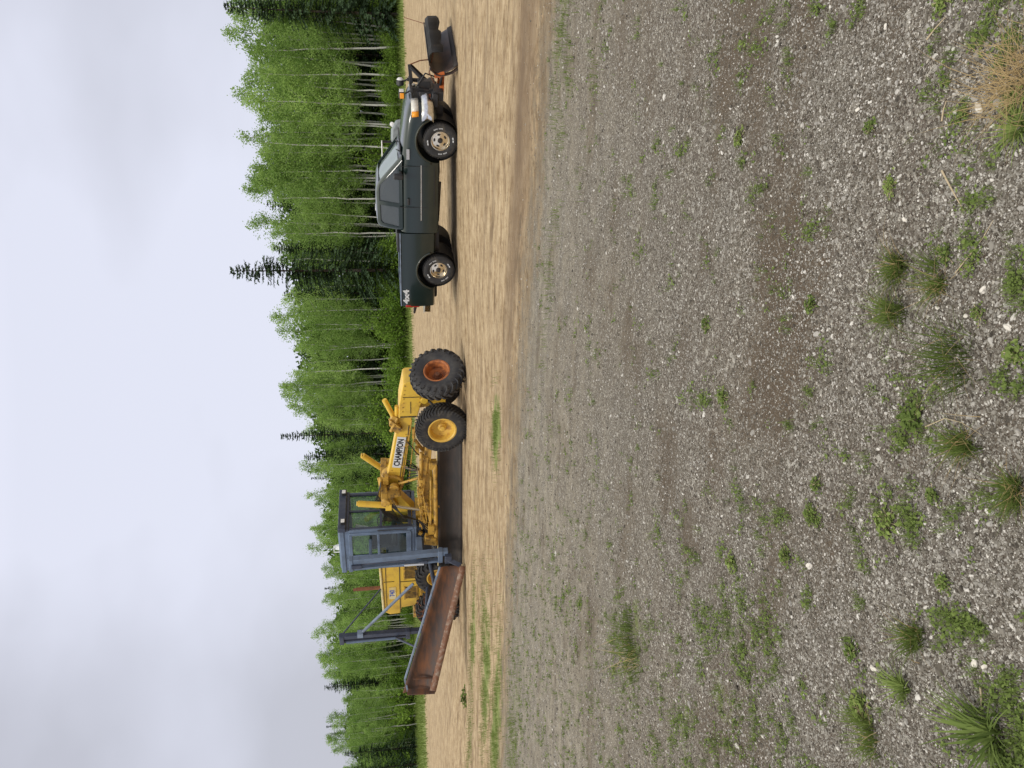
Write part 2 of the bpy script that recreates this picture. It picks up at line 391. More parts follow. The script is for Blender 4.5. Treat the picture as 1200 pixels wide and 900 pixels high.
    sand = mix(.60, sand, track, 'MULTIPLY')
    sand = mix(mrange(noise(1.0, 5, .6, road3), .50, .68, 0, .55), sand, (.30, .20, .115))
    sand = mix(mrange(noise(14, 6, .8), .38, .68, .0, .8), sand, mix(1.0, sand, (.70, .65, .57), 'MULTIPLY'))
    sand = mix(mrange(noise(3.2, 8, .78), .50, .60, .0, .75), sand, mix(1.0, sand, (.60, .53, .43), 'MULTIPLY'))
    sand = mix(mrange(noise(6.5, 7, .8), .585, .625, .0, .85), sand, (.13, .09, .05))
    rt = attr('rut')
    sand = mix(math_('MULTIPLY', rt, mrange(noise(2.5, 6, .75), .35, .6, .25, .95)), sand, (.21, .15, .092))
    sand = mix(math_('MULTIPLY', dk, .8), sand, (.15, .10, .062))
    wob = math_('ADD', math_('MULTIPLY_ADD', noise(1, 7, .72, road2), 1.6, -.8), math_('MULTIPLY_ADD', noise(5, 6, .8), 1.3, -.65))
    sm = mrange(math_('ADD', attr('sand'), math_('MULTIPLY', wob, .62)), .30, .74)
    surf = mix(sm, gravel, sand)
    # --- low green growth
    gr = rampc(noise(6, 6, .7), (.3, (.12, .14, .045)), (.55, (.19, .235, .065)), (.75, (.30, .28, .13)))
    gm = mrange(math_('ADD', attr('green'), math_('MULTIPLY_ADD', noise(3.2, 7, .72), 1.6, -.8)), .45, .75)
    gm = math_('MULTIPLY', gm, mrange(attr('green'), .03, .2))
    surf = mix(gm, surf, gr)
    lk(surf, b.inputs['Base Color']); b.inputs['Roughness'].default_value = .92; b.inputs['Specular IOR Level'].default_value = .25
    # --- relief
    h1 = math_('MULTIPLY', math_('SUBTRACT', 1.0, v1.outputs['Distance']), .010)
    h2 = math_('MULTIPLY', math_('SUBTRACT', 1.0, v2.outputs['Distance']), .005)
    hh = math_('ADD', math_('ADD', h1, h2), math_('MULTIPLY', math_('SUBTRACT', 1.0, v3.outputs['Distance']), .006))
    hs = math_('ADD', math_('MULTIPLY', rt, -.05), math_('ADD', math_('MULTIPLY', noise(1, 6, .65, road2), .09), math_('MULTIPLY', noise(5, 8, .75), .045)))
    hm = nn('ShaderNodeMix'); hm.data_type = 'FLOAT'; lk(sm, hm.inputs[0]); lk(hh, hm.inputs[2]); lk(hs, hm.inputs[3])
    bp = nn('ShaderNodeBump'); bp.inputs['Strength'].default_value = .9; bp.inputs['Distance'].default_value = 1.0
    lk(hm.outputs[0], bp.inputs['Height']); lk(bp.outputs[0], b.inputs['Normal'])
    return mt

def sdist(x, y): return (x - 3.75) * .505 + (y - 7.35) * .863
GREEN = [  # photo x, y, radius in metres along road / across, strength
    (578, 507, .75, .45, 1.0), (582, 495, .6, .5, .8), (548, 745, 2.2, .6, .75), (562, 800, 2.4, .7, .8), (575, 860, 3.0, .8, .8), (545, 870, 2.5, .6, .55),
    (600, 880, 2.5, .6, .5), (560, 730, 1.5, .6, .6), (660, 15, 1.2, .3, .55), (665, 100, 1.2, .3, .45), (850, 810, .9, .3, .4), (810, 850, .9, .3, .38), (835, 870, .9, .4, .35),
    (700, 80, 1.0, .25, .3), (745, 745, .5, .3, .5), (1060, 320, .35, .14, .2), (1110, 430, .35, .2, .2), (1180, 130, .25, .3, .3), (650, 280, 1.6, .3, .35)]
GB = [(gpt(x, y)[0], gpt(x, y)[1], a, c, s) for x, y, a, c, s in GREEN]
def greenf(X, Y):
    g = np.zeros_like(X)
    for gx, gy, a, c, s in GB:
        t = ((X - gx) * .863 - (Y - gy) * .505) / a; n = ((X - gx) * .505 + (Y - gy) * .863) / c
        g = np.maximum(g, s * np.exp(-(t * t + n * n) * .8))
    g = np.maximum(g, .30 * sstep(.3, -.2, sdist(X, Y)) * sstep(-4.5, -1.0, sdist(X, Y)) * sstep(0, -6, X - 1))
    g = np.maximum(g, sstep(49, 58, Y + .15 * np.abs(X)) )
    g = np.maximum(g, .45 * sstep(44, 50, Y + .15 * np.abs(X)))
    return g
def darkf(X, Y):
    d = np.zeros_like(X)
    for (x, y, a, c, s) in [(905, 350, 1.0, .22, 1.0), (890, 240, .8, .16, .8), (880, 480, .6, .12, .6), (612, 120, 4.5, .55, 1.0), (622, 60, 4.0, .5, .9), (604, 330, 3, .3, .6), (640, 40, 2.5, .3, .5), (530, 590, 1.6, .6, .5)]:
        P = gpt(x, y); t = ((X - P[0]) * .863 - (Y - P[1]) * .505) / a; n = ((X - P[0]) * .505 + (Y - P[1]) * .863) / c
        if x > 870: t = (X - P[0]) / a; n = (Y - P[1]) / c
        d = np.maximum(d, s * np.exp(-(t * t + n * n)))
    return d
def rutf(X, Y):
    t = (X - 3.75) * .863 - (Y - 7.35) * .505; s_ = sdist(X, Y); r_ = np.zeros_like(X)
    for s0, sl_, w_, a_ in ((1.1, .02, .14, 1.0), (1.75, .015, .16, .8), (2.7, -.05, .13, .8), (3.5, -.06, .14, .9), (4.6, .05, .15, .7), (5.6, .06, .16, .9), (6.9, -.10, .2, .7), (8.3, -.10, .2, .8), (10.5, .05, .25, .8), (13, .04, .3, .8), (16, 0, .35, .7), (20, 0, .5, .7), (25, 0, .6, .7)):
        c = s0 + sl_ * t + .35 * np.sin(t * .21 + s0 * 2) + .05 * np.sin(t * 1.7 + s0)
        r_ = np.maximum(r_, a_ * np.exp(-((s_ - c) / w_) ** 2) * (.55 + .45 * np.sin(t * .9 + s0 * 5)))
    return r_
def sandf(X, Y):
    s = sdist(X, Y) - .35 * np.exp(-((X + 0.5) / 4) ** 2)
    return sstep(-1.9, 1.9, s)
ys = np.concatenate([np.linspace(-6, 1.2, 12), np.linspace(1.3, 8, 150), np.geomspace(8.1, 30, 90), np.geomspace(31, 120, 50), np.geomspace(135, 1500, 10)])
xs = np.concatenate([-np.geomspace(1500, 42, 12), -np.geomspace(40, 6.1, 50), np.linspace(-6, 6, 150), np.geomspace(6.1, 40, 50), np.geomspace(42, 1500, 12)])
X, Y = np.meshgrid(xs, ys); Z = terrain(X, Y)
nx, ny = len(xs), len(ys); idx = np.arange(nx * ny).reshape(ny, nx)
F4 = np.stack([idx[:-1, :-1], idx[:-1, 1:], idx[1:, 1:], idx[1:, :-1]], -1).reshape(-1, 4)
gmat = ground_mat()
go = npmesh('ground', np.stack([X, Y, Z], -1).reshape(-1, 3), F4, gmat, smooth=True,
            attrs={'sand': sandf(X, Y).ravel(), 'green': greenf(X, Y).ravel(), 'dark': darkf(X, Y).ravel(), 'rut': rutf(X, Y).ravel(),
                   'dust': (.15 * sstep(2, 4, np.hypot(X, Y)) + .85 * sstep(4.0, 9.5, np.hypot(X, Y))).ravel()})
tag(go, 'gravel yard and pale sandy dirt road with ruts', 'ground', kind='structure')

# ------------------------------------------------------------------ loose stones (nobody could count them): one object, geometry nodes
def pebbles():
    n = 290000
    # even density on the picture: choose photo pixels and drop them on the ground
    px = 590 + 640 * rng.random(n) ** .95; py = -20 + 940 * rng.random(n)
    D = cF[None] + np.outer((450 - py) / FPX, cR) + np.outer((600 - px) / FPX, cU)
    t = -CH / D[:, 2]; P = cC + D * t[:, None]
    rr = np.hypot(P[:, 0], P[:, 1]); keep = (sdist(P[:, 0], P[:, 1]) < rng.normal(-.1, .9, n)) & (rr < 13.5)
    soft = np.array([mnoise.noise(Vector((p[0] * 1.4, p[1] * 2.4, 3))) for p in P])
    keep &= rng.random(n) < np.clip(.80 + soft * .9 - .35 * darkf(P[:, 0], P[:, 1]), .12, 1)
    P = P[keep]; rr = rr[keep]; n = len(P)
    P[:, 2] = terrain(P[:, 0], P[:, 1])
    sz = .0019 * np.exp(rng.normal(0, .46, n)) * (1 + rr * .16)
    big = rng.random(n) < .012; sz[big] *= 1.9; P[:, 2] -= sz * rng.uniform(0, .45, n)
    me = bpy.data.meshes.new('loose_gravel'); me.vertices.add(n); me.vertices.foreach_set('co', P.astype(np.float32).ravel())
    a = me.attributes.new('size', 'FLOAT', 'POINT'); a.data.foreach_set('value', sz.astype(np.float32))
    a = me.attributes.new('rot', 'FLOAT_VECTOR', 'POINT'); a.data.foreach_set('vector', (rng.random((n, 3)) * np.array([.7, .7, 6.28])).astype(np.float32).ravel())
    a = me.attributes.new('pick', 'INT', 'POINT'); a.data.foreach_set('value', rng.integers(0, 4, n).astype(np.int32))
    a = me.attributes.new('tint', 'FLOAT', 'POINT'); a.data.foreach_set('value', rng.random(n).astype(np.float32))
    mt, t_, b = base('loose_stone'); at = t_.nodes.new('ShaderNodeAttribute'); at.attribute_type = 'INSTANCER'; at.attribute_name = 'tint'
    r_ = t_.nodes.new('ShaderNodeValToRGB'); e = r_.color_ramp.elements
    st = [(0, (.044, .036, .027)), (.25, (.102, .087, .068)), (.5, (.170, .152, .126)), (.72, (.245, .228, .20)), (.90, (.33, .31, .28)), (.992, (.58, .55, .50))]
    while len(e) < len(st): e.new(.5)
    for i, (p_, c) in enumerate(st): e[i].position = p_; e[i].color = (c[0] * 1.02, c[1] * 1.02, c[2] * 1.04, 1)
    t_.links.new(at.outputs['Fac'], r_.inputs[0]); t_.links.new(r_.outputs[0], b.inputs['Base Color']); b.inputs['Roughness'].default_value = .85
    o = bpy.data.objects.new('loose_gravel', me); col.objects.link(o)
    ng = bpy.data.node_groups.new('stones', 'GeometryNodeTree')
    ng.interface.new_socket('Geometry', in_out='INPUT', socket_type='NodeSocketGeometry'); ng.interface.new_socket('Geometry', in_out='OUTPUT', socket_type='NodeSocketGeometry')
    q = ng.nodes.new; l = ng.links.new
    gi = q('NodeGroupInput'); g_o = q('NodeGroupOutput')
    g2i = q('GeometryNodeGeometryToInstance')
    for k in range(4):
        ic = q('GeometryNodeMeshIcoSphere'); ic.inputs['Subdivisions'].default_value = 2; ic.inputs['Radius'].default_value = 1
        sp = q('GeometryNodeSetPosition'); nz = q('ShaderNodeTexNoise'); nz.noise_dimensions = '4D'; nz.inputs['W'].default_value = k * 3.7; nz.inputs['Scale'].default_value = .9; nz.inputs['Detail'].default_value = 1
        vm = q('ShaderNodeVectorMath'); vm.operation = 'SUBTRACT'; vm.inputs[1].default_value = (.5, .5, .5); l(nz.outputs['Color'], vm.inputs[0])
        vs = q('ShaderNodeVectorMath'); vs.operation = 'SCALE'; vs.inputs['Scale'].default_value = 1.9; l(vm.outputs[0], vs.inputs[0])
        l(ic.outputs['Mesh'], sp.inputs['Geometry']); l(vs.outputs[0], sp.inputs['Offset'])
        tr = q('GeometryNodeTransform'); tr.inputs['Scale'].default_value = [(1.25, .85, .6), (1, .9, .75), (1.5, .8, .5), (1.0, .7, .6)][k]
        sm = q('GeometryNodeSetMaterial'); sm.inputs['Material'].default_value = mt
        l(sp.outputs[0], tr.inputs['Geometry']); l(tr.outputs[0], sm.inputs[0]); l(sm.outputs[0], g2i.inputs[0])
    def named(nm, ty):
        x = q('GeometryNodeInputNamedAttribute'); x.data_type = ty; x.inputs['Name'].default_value = nm; return x.outputs['Attribute']
    iop = q('GeometryNodeInstanceOnPoints'); l(gi.outputs[0], iop.inputs['Points']); l(g2i.outputs[0], iop.inputs['Instance'])
    iop.inputs['Pick Instance'].default_value = True; l(named('pick', 'INT'), iop.inputs['Instance Index'])
    l(named('rot', 'FLOAT_VECTOR'), iop.inputs['Rotation']); l(named('size', 'FLOAT'), iop.inputs['Scale'])
    l(iop.outputs[0], g_o.inputs[0])
    me.materials.append(mt)
    md = o.modifiers.new('stones', 'NODES'); md.node_group = ng
    tag(o, 'loose grey and pale gravel stones strewn over the yard', 'gravel', kind='stuff')
pebbles()

# ------------------------------------------------------------------ plants on the ground
def blades(P, h, wd, lean, tone, az=None, curl=.5):
    """curved grass blades: arrays of base points; 3-segment ribbons"""
    n = len(P); az = rng.random(n) * 6.283 if az is None else az
    dirv = np.stack([np.cos(az), np.sin(az), np.zeros(n)], -1); side = np.stack([-np.sin(az), np.cos(az), np.zeros(n)], -1)
    rows = []
    for k, s in enumerate((0, .4, .75, 1.0)):
        c = P + dirv * (lean * h * s ** 1.5)[:, None] + np.array([0, 0, 1.0]) * (h * (s - curl * lean * s * s * .55))[:, None]
        ww = wd * (1 - s * .92) if s else wd * .8
        rows += [c - side * ww[:, None] / 2, c + side * ww[:, None] / 2]
    V = np.stack(rows, 1).reshape(-1, 3); b0 = (np.arange(n) * 8)[:, None]
    F = np.concatenate([b0 + np.array([[0, 1, 3, 2]]), b0 + np.array([[2, 3, 5, 4]]), b0 + np.array([[4, 5, 7, 6]])])
    return V, F, np.repeat(tone, 8)
def leaves_quads(P, size, tone, up=.4, aspect=.7):
    n = len(P); nrm = rng.normal(size=(n, 3)); nrm[:, 2] = np.abs(nrm[:, 2]) + up; nrm /= np.linalg.norm(nrm, axis=1)[:, None]
    a = np.cross(nrm, rng.normal(size=(n, 3))); a /= np.linalg.norm(a, axis=1)[:, None]; b = np.cross(nrm, a)
    s = size[:, None]
    V = np.stack([P - a * s * .5, P + b * s * .5 * aspect, P + a * s * .5, P - b * s * .5 * aspect], 1).reshape(-1, 3)
    return V, np.arange(n * 4).reshape(-1, 4), np.repeat(tone, 4)
def merge(parts):
    Vs, Fs, Ts, o = [], [], [], 0
    for V, F, T in parts: Vs.append(V); Fs.append(F + o); Ts.append(T); o += len(V)
    return np.concatenate(Vs), np.concatenate(Fs), np.concatenate(Ts)

# scattered tiny sprigs over the gravel: stuff
def sprigs():
    n = 42000; px = 575 + 640 * rng.random(n) ** 1.15; py = -20 + 940 * rng.random(n)
    D = cF[None] + np.outer((450 - py) / FPX, cR) + np.outer((600 - px) / FPX, cU)
    P = cC + D * (-CH / D[:, 2])[:, None]
    cl = np.array([.30 * mnoise.noise(Vector((p[0] * 1.1, p[1] * 1.3, 7))) + .45 * mnoise.noise(Vector((p[0] * 4, p[1] * 4, 2))) + .55 * mnoise.noise(Vector((p[0] * 11, p[1] * 11, 5))) for p in P])
    g = greenf(P[:, 0], P[:, 1])
    keep = (sdist(P[:, 0], P[:, 1]) < .1) & (cl + g * .30 - .05 * sstep(3.2, 2.2, np.hypot(P[:, 0], P[:, 1])) + .10 * np.clip(-P[:, 0], 0, 2) > .15 + .50 * rng.random(n)) & (np.hypot(P[:, 0], P[:, 1]) < 14)
    P = P[keep]; P[:, 2] = terrain(P[:, 0], P[:, 1]); parts = []
    rr = np.hypot(P[:, 0], P[:, 1])
    for p, r_ in zip(P, rr):
        k = int(rng.integers(6, 16)); s = rng.uniform(.005, .014) * (1 + .10 * r_)
        if rng.random() < .42:
            Q = p + rng.normal(0, 1, (k, 3)) * np.array([s * 1.3, s * 1.3, 0]) + np.array([0, 0, 1]) * rng.uniform(.004, .022, k)[:, None]
            parts.append(leaves_quads(Q, rng.uniform(.6, 1.3, k) * s, np.clip(rng.normal(.5, .25, k), 0, 1), 1.0))
        else:
            parts.append(blades(p + rng.normal(0, 1, (k, 3)) * np.array([s * .6, s * .6, 0]), rng.uniform(1.0, 3.0, k) * s, np.full(k, .0022 * (1 + .12 * r_)), rng.uniform(.2, 1.1, k), np.clip(rng.normal(.5, .25, k), 0, 1)))
    V, F, T = merge(parts)
    o = npmesh('ground_cover', V, F, M['weed'], attrs={'tone': T}); tag(o, 'tiny green sprigs scattered over the gravel', 'weeds', kind='stuff')
sprigs()

# grass of the green patches and of the strip before the trees: stuff
def grass_fields():
    parts = []
    for gx, gy, a, c, s in GB:
        if math.hypot(gx, gy) < 6: continue
        n = int(2200 * s * a * c); t = rng.normal(0, a * .55, n); q = rng.normal(0, c * .5, n)
        P = np.stack([gx + .863 * t + .505 * q, gy - .505 * t + .863 * q, np.zeros(n)], -1)
        m_ = np.array([mnoise.noise(Vector((p[0] * 2.2, p[1] * 2.2, 1))) for p in P]) > -.12; P = P[m_]; n = len(P)
        P[:, 2] = terrain(P[:, 0], P[:, 1])
        dd = 6 if False else 1
        parts.append(blades(P, rng.uniform(.03, .11, n), np.full(n, .006), rng.uniform(.1, .8, n), np.clip(rng.normal(.6, .25, n), 0, 1)))
    n = 26000; Xg = rng.uniform(-48, 48, n); Yg = rng.uniform(47, 72, n)
    k = rng.random(n) < sstep(46, 57, Yg + .15 * np.abs(Xg)); P = np.stack([Xg, Yg, np.zeros(n)], -1)[k]; n = len(P)
    parts.append(blades(P, rng.uniform(.12, .5, n), np.full(n, .05), rng.uniform(.2, .8, n), np.clip(rng.normal(.55, .3, n), 0, 1)))
    V, F, T = merge(parts); o = npmesh('grass', V, F, M['grass'], attrs={'tone': T}); tag(o, 'short green grass in patches beside the road and before the trees', 'grass', kind='stuff')
grass_fields()

def tuft(px, py, rad, kind, label, name='grass_tuft', cat='grass tuft'):
    p = gpt(px, py); p[2] = float(terrain(p[0], p[1])); root = empty(name, p); tag(root, label, cat, 'plants growing in the gravel')
    d = math.hypot(*p[:2]); r_ = rad / FPX * math.hypot(d, CH)          # metres
    if kind in ('grass', 'mixed', 'dry'):
        n = int(rng.integers(130, 260)); Q = rng.normal(0, r_ * .30, (n, 3)); Q[:, 2] = 0
        Q[:, 0] *= rng.uniform(.5, 1.6); Q[:, 1] *= rng.uniform(.5, 1.3); k_ = n // 3; Q[:k_, :2] += rng.normal(0, r_ * .5, 2); ra = rng.uniform(0, 3.14)
        Q[:, :2] = Q[:, :2] @ np.array([[math.cos(ra), -math.sin(ra)], [math.sin(ra), math.cos(ra)]])
        az = np.arctan2(Q[:, 1], Q[:, 0]) + rng.normal(0, 1.0, n)
        V, F, T = blades(Q, rng.uniform(.35, 1.45, n) * r_, np.full(n, .0032 + .0006 * d), rng.uniform(.25, 1.2, n), np.clip(rng.normal(.42, .25, n), 0, 1), az)
        if kind != 'dry': npmesh('leaves', V, F, M['grass'], root, {'tone': T})
        n = 14 if kind == 'grass' else (230 if kind == 'dry' else 26)
        Q = rng.normal(0, r_ * .35, (n, 3)); Q[:, 2] = .002
        V, F, T = blades(Q, rng.uniform(.4, 1.2 if kind == 'dry' else 1.7, n) * r_, np.full(n, .0016 + .0005 * d), rng.uniform(.9, 1.6, n), rng.random(n) * .7)
        npmesh('dry_stalks', V, F, M['grass_dry'], root, {'tone': T})
    elif kind == 'broad':
        n = 90; Q = rng.normal(0, r_ * .16, (n, 3)); Q[:, 2] = 0
        az = np.arctan2(Q[:, 1], Q[:, 0]) + rng.normal(0, .5, n)
        V, F, T = blades(Q, rng.uniform(.4, 1.15, n) * r_, r_ * rng.uniform(.05, .13, n), rng.uniform(.4, 1.3, n), np.clip(rng.normal(.45, .25, n), 0, 1), az)
        npmesh('leaves', V, F, M['weed'], root, {'tone': T})
    else:
        n = 130; Q = rng.normal(0, r_ * .42, (n, 3)); Q[:, 2] = rng.uniform(.006, .5 * r_ + .008, n) * np.exp(-(Q[:, 0] ** 2 + Q[:, 1] ** 2) / r_ ** 2)
        V, F, T = leaves_quads(Q, rng.uniform(.14, .42, n) * r_, np.clip(rng.normal(.55, .25, n), 0, 1), 1.2, .75)
        npmesh('leaves', V, F, M['weed'], root, {'tone': T})
        mb = MB()
        for q in Q[::6]: mb.tube([(0, 0, 0), (q[0] * .5, q[1] * .5, q[2] * .7), tuple(q)], .0012, 5)
        mb.build('stem', M['stem'], root)
    return root
TUFTS = [
    (1120, 422, 36, 'grass', 'largest dark green grass tuft with dry stalks in the near gravel'),
    (1042, 370, 24, 'grass', 'dense grass tuft just beyond the largest tuft, on its road side'),
    (1102, 335, 24, 'mixed', 'straw-tinged grass tuft on the truck side of the largest tuft'),
    (1050, 312, 18, 'mixed', 'thin yellowing grass tuft beside a bare patch of grey gravel'),
    (1196, 150, 26, 'broad', 'bright broad-leaved grass clump cut by the near edge beside the brown straw'),
    (1196, 95, 44, 'dry', 'big brown mat of dead straw at the near edge'),
    (742, 765, 28, 'mixed', 'lone grass tuft with a dead straw base far out on the left gravel'),
    (1072, 488, 22, 'leafy', 'leafy weed right behind the largest grass tuft on its left'),
    (1135, 520, 26, 'mixed', 'loose low grass and straw tangle left of the largest tuft'),
    (1044, 612, 20, 'leafy', 'clover-like weed with bright leaves and a reddish dead patch'),
    (1099, 580, 12, 'leafy', 'round bright weed between the clover and the straw tangle'),
    (1062, 806, 24, 'broad', 'fan-shaped dark green blade tuft in the left gravel'),
    (1168, 858, 44, 'broad', 'big broad-bladed plant spreading at the near left corner'),
    (1010, 828, 18, 'leafy', 'spreading flat weed beyond the fan-shaped tuft'),
    (1020, 862, 20, 'grass', 'spiky grass tuft leaning beside the flat weed'),
    (1078, 742, 20, 'grass', 'wispy dark grass tuft right of the fan-shaped tuft'),
    (998, 762, 14, 'leafy', 'small cabbage-like weed beyond the wispy grass tuft'),
    (952, 603, 13, 'leafy', 'small upright weed beside a shallow brown rut'),
    (922, 652, 13, 'leafy', 'small low weed with long side shoots near a round pale stone'),
    (958, 568, 11, 'leafy', 'narrow two-tiered weed on the edge of the rut'),
    (1196, 570, 20, 'mixed', 'grass tuft half cut off at the near edge, left of centre'),
    (1196, 415, 16, 'leafy', 'yellow-green weed cut by the near edge in the centre'),
    (1148, 367, 10, 'leafy', 'single bright leaf cluster among the white stones'),
    (1108, 298, 14, 'leafy', 'pair of rounded leafy weeds behind the straw-tinged tuft'),
    (1018, 150, 10, 'leafy', 'small upright weed on the right side gravel near the straw'),
    (1042, 218, 12, 'leafy', 'bushy little weed near the long pale twig'),
    (858, 658, 13, 'leafy', 'bushy weed in the middle distance on the left gravel'),
    (950, 358, 12, 'leafy', 'weed on the near lip of the dark rut'),
    (1113, 683, 12, 'leafy', 'twin-leaf seedling with reddish stalks in the near left gravel'),
    (848, 466, 12, 'leafy', 'upright weed alone in the middle of the gravel'),
    (830, 380, 10, 'leafy', 'small pale weed beyond the dark rut'),
    (868, 162, 11, 'leafy', 'weed in the right middle gravel'),
    (1100, 0, 14, 'leafy', 'weed cut by the right side of the view'),
    (540, 818, 11, 'leafy', 'dark leafy little bush at the edge of the dirt road below the blade tip'),
]
for x, y, r_, k, lb in TUFTS:
    tuft(x, y, r_, k, lb, 'weed' if k == 'leafy' else 'grass_tuft', 'weed' if k == 'leafy' else 'grass tuft')

def twig(pts, r_, label):
    P = []
    for i, (x, y) in enumerate(pts):
        p = gpt(x, y); p[2] = float(terrain(p[0], p[1])) + .006 + .004 * math.sin(i * 2); P.append(tuple(p))
    rs = [r_ * (1 - .6 * i / (len(P) - 1)) for i in range(len(P))]
    o = MB().tube(P, rs, 6).build('dry_twig', M['stem']); tag(o, label, 'twig', 'dry stems lying on the gravel')
twig([(1103, 200), (1112, 214), (1120, 232), (1130, 247)], .0035, 'long pale bent twig lying in the right near gravel')
twig([(1082, 46), (1092, 34), (1102, 20)], .003, 'straight pale stalk lying near the right side dark crack')
twig([(1120, 320), (1138, 300), (1152, 280), (1166, 258)], .002, 'long thin straw slanting over pebbles right of the largest tuft')
twig([(1102, 142), (1105, 128), (1106, 118)], .003, 'short pale stalk near the brown straw mat')
twig([(1156, 805), (1158, 820), (1155, 832)], .0035, 'curved yellow stalk right of the big broad-bladed plant')
twig([(1087, 500), (1112, 490), (1130, 495), (1156, 510)], .002, 'thin bent straw left of the largest grass tuft')
def stone(x, y, s, label):
    s *= .75
    p = gpt(x, y); p[2] = float(terrain(p[0], p[1])) + s * .3; bm = bmesh.new(); bmesh.ops.create_icosphere(bm, subdivisions=3, radius=1)
    off = Vector((x * .37, y * .11, 0))
    for v in bm.verts:
        k = 1 + .55 * mnoise.noise(v.co * 1.1 + off) + .12 * mnoise.noise(v.co * 3 + off)
        v.co = Vector((v.co.x * s * 1.25, v.co.y * s * .8, v.co.z * s * .6)) * k
    me = bpy.data.meshes.new('stone'); bm.to_mesh(me); bm.free(); me.materials.append(M['palestone'])
    me.shade_smooth(); me.set_sharp_from_angle(angle=R(28))
    o = bpy.data.objects.new('stone', me); col.objects.link(o); o.location = p; o.rotation_euler = (0, 0, y * .7); tag(o, label, 'stone', 'pale stones lying in the gravel')
for a in [(1033, 31, .011, 'white stone lying beside the dark crack on the right'), (1003, 128, .012, 'white oblong stone in the right gravel far from the others'),
          (1153, 340, .014, 'brightest white stone near the centre of the near gravel'), (1184, 383, .014, 'white stone with a dark hollow beside it at the near edge'),
          (1097, 361, .010, 'small white stone between the two central grass tufts'), (1132, 370, .009, 'smallest white stone left of the brightest one'),
          (1149, 776, .017, 'large yellowish stone in the left near gravel'), (1160, 780, .012, 'white stone touching the large yellowish one'),
          (948, 663, .022, 'round pale stone in the shallow rut on the left'), (1024, 783, .016, 'long grey-white stone beyond the fan-shaped tuft'),
          (1146, 126, .018, 'pale stone beside the brown straw mat'), (1057, 257, .012, 'white stone right of the thin yellowing tuft')]:
    stone(*a)

# ------------------------------------------------------------------ trees
def aspen_proto(seed, H=12.0, spread=1.0, dens=1.0, low=.34):
    r = np.random.default_rng(seed); rnd = random.Random(seed)
    n = 12; bend = r.normal(0, .085, (n, 2)).cumsum(0) * .7; bend[0] = 0
    pts = [(bend[i, 0], bend[i, 1], H * i / (n - 1) * .97) for i in range(n)]
    rs = [max(.012, .085 * (1 - i / (n - 1)) ** .8 + .012) * H / 12 for i in range(n)]
    mb = MB().tube(pts, rs, 7)
    PP = np.array(pts); P, T = [], []
    nb = int(60 * dens)
    for k in range(nb):
        s = low + (1 - low) * ((k + rnd.random()) / nb); z = s * H * .97
        c = np.array([np.interp(z, PP[:, 2], PP[:, i]) for i in range(3)])
        L_ = spread * H * (.150 * math.sin(math.pi * min(1, (s - low) / (1 - low) * .78 + .20)) ** .9 + .018) * rnd.uniform(.55, 1.3)
        if rnd.random() < .14: continue
        a = rnd.uniform(0, 6.283); e = rnd.uniform(.35, 1.0)
        d = np.array([math.cos(a), math.sin(a), e]); d /= np.linalg.norm(d)
        if k % 5 == 0: mb.tube([tuple(c), tuple(c + d * L_ * .5), tuple(c + d * L_ * .9)], [.016, .010, .004], 4, False)
        m_ = int(dens * r.integers(60, 125)); t = r.random(m_) ** .7
        q = c + d * (L_ * t)[:, None] * 1.05 + r.normal(0, .15, (m_, 3)) * (1 + L_ * .35)
        P.append(q); T.append(np.clip(r.normal(rnd.uniform(.2, .8), .18, m_), 0, 1))
    P = np.concatenate(P); T = np.concatenate(T)
    V, F, T = leaves_quads(P, r.uniform(.07, .17, len(P)), T, .1, .8)
    return mb, V, F, T
def spruce_proto(seed, H=14.0, wd=2.1, dens=1.0):
    rnd = random.Random(seed); r = np.random.default_rng(seed)
    mb = MB().tube([(0, 0, 0), (.03, 0, H * .5), (0, .02, H * .98)], [.15, .09, .012], 8)
    P0, P1, W, T = [], [], [], []
    z = .9
    while z < H * .985:
        f = (H - z) / H; Lm = wd * (f ** .75) * .98 + .12
        for k in range(int(rnd.randint(6, 9))):
            if rnd.random() < .10: continue
            a = rnd.uniform(0, 6.283); L_ = Lm * rnd.uniform(.6, 1.15); tone = rnd.uniform(.1, .9)
            d = np.array([math.cos(a), math.sin(a), 0]); sd = np.array([-d[1], d[0], 0]); up0 = .30 if f < .35 else -.06
            ns = max(3, int(L_ * 9 * dens))
            for j in range(ns):
                t = (j + .5) / ns; c = d * L_ * t + np.array([0, 0, z + up0 * L_ * t - .22 * L_ * t * t])
                for sg in (-1, 1):
                    sl = (.34 - .18 * t) * (.5 + .6 * min(1, L_)) * rnd.uniform(.7, 1.3)
                    P0.append(c); P1.append(c + (sd * sg * .75 + d * .65) * sl + np.array([0, 0, rnd.uniform(-.16, .04)])); W.append(rnd.uniform(.06, .12)); T.append(np.clip(tone + rnd.uniform(-.25, .25), 0, 1))
            P0.append(d * L_ * .9 + np.array([0, 0, z + up0 * L_ - .2 * L_])); P1.append(P0[-1] + d * .22 + np.array([0, 0, .04])); W.append(.1); T.append(.9)
        z += rnd.uniform(.16, .30)
    P0 = np.array(P0); P1 = np.array(P1); W = np.array(W)[:, None]; d = P1 - P0
    s = np.cross(d, np.array([0, 0, 1.0]) + r.normal(0, .5, d.shape)); s /= np.linalg.norm(s, axis=1)[:, None] + 1e-9
    V = np.stack([P0 - s * W * .3, P0 + s * W * .3, P0 + d * .6 + s * W * .5, P1, P0 + d * .6 - s * W * .5], 1).reshape(-1, 3)
    F = np.arange(len(P0) * 5).reshape(-1, 5); return mb, V, F, np.repeat(np.array(T), 5)
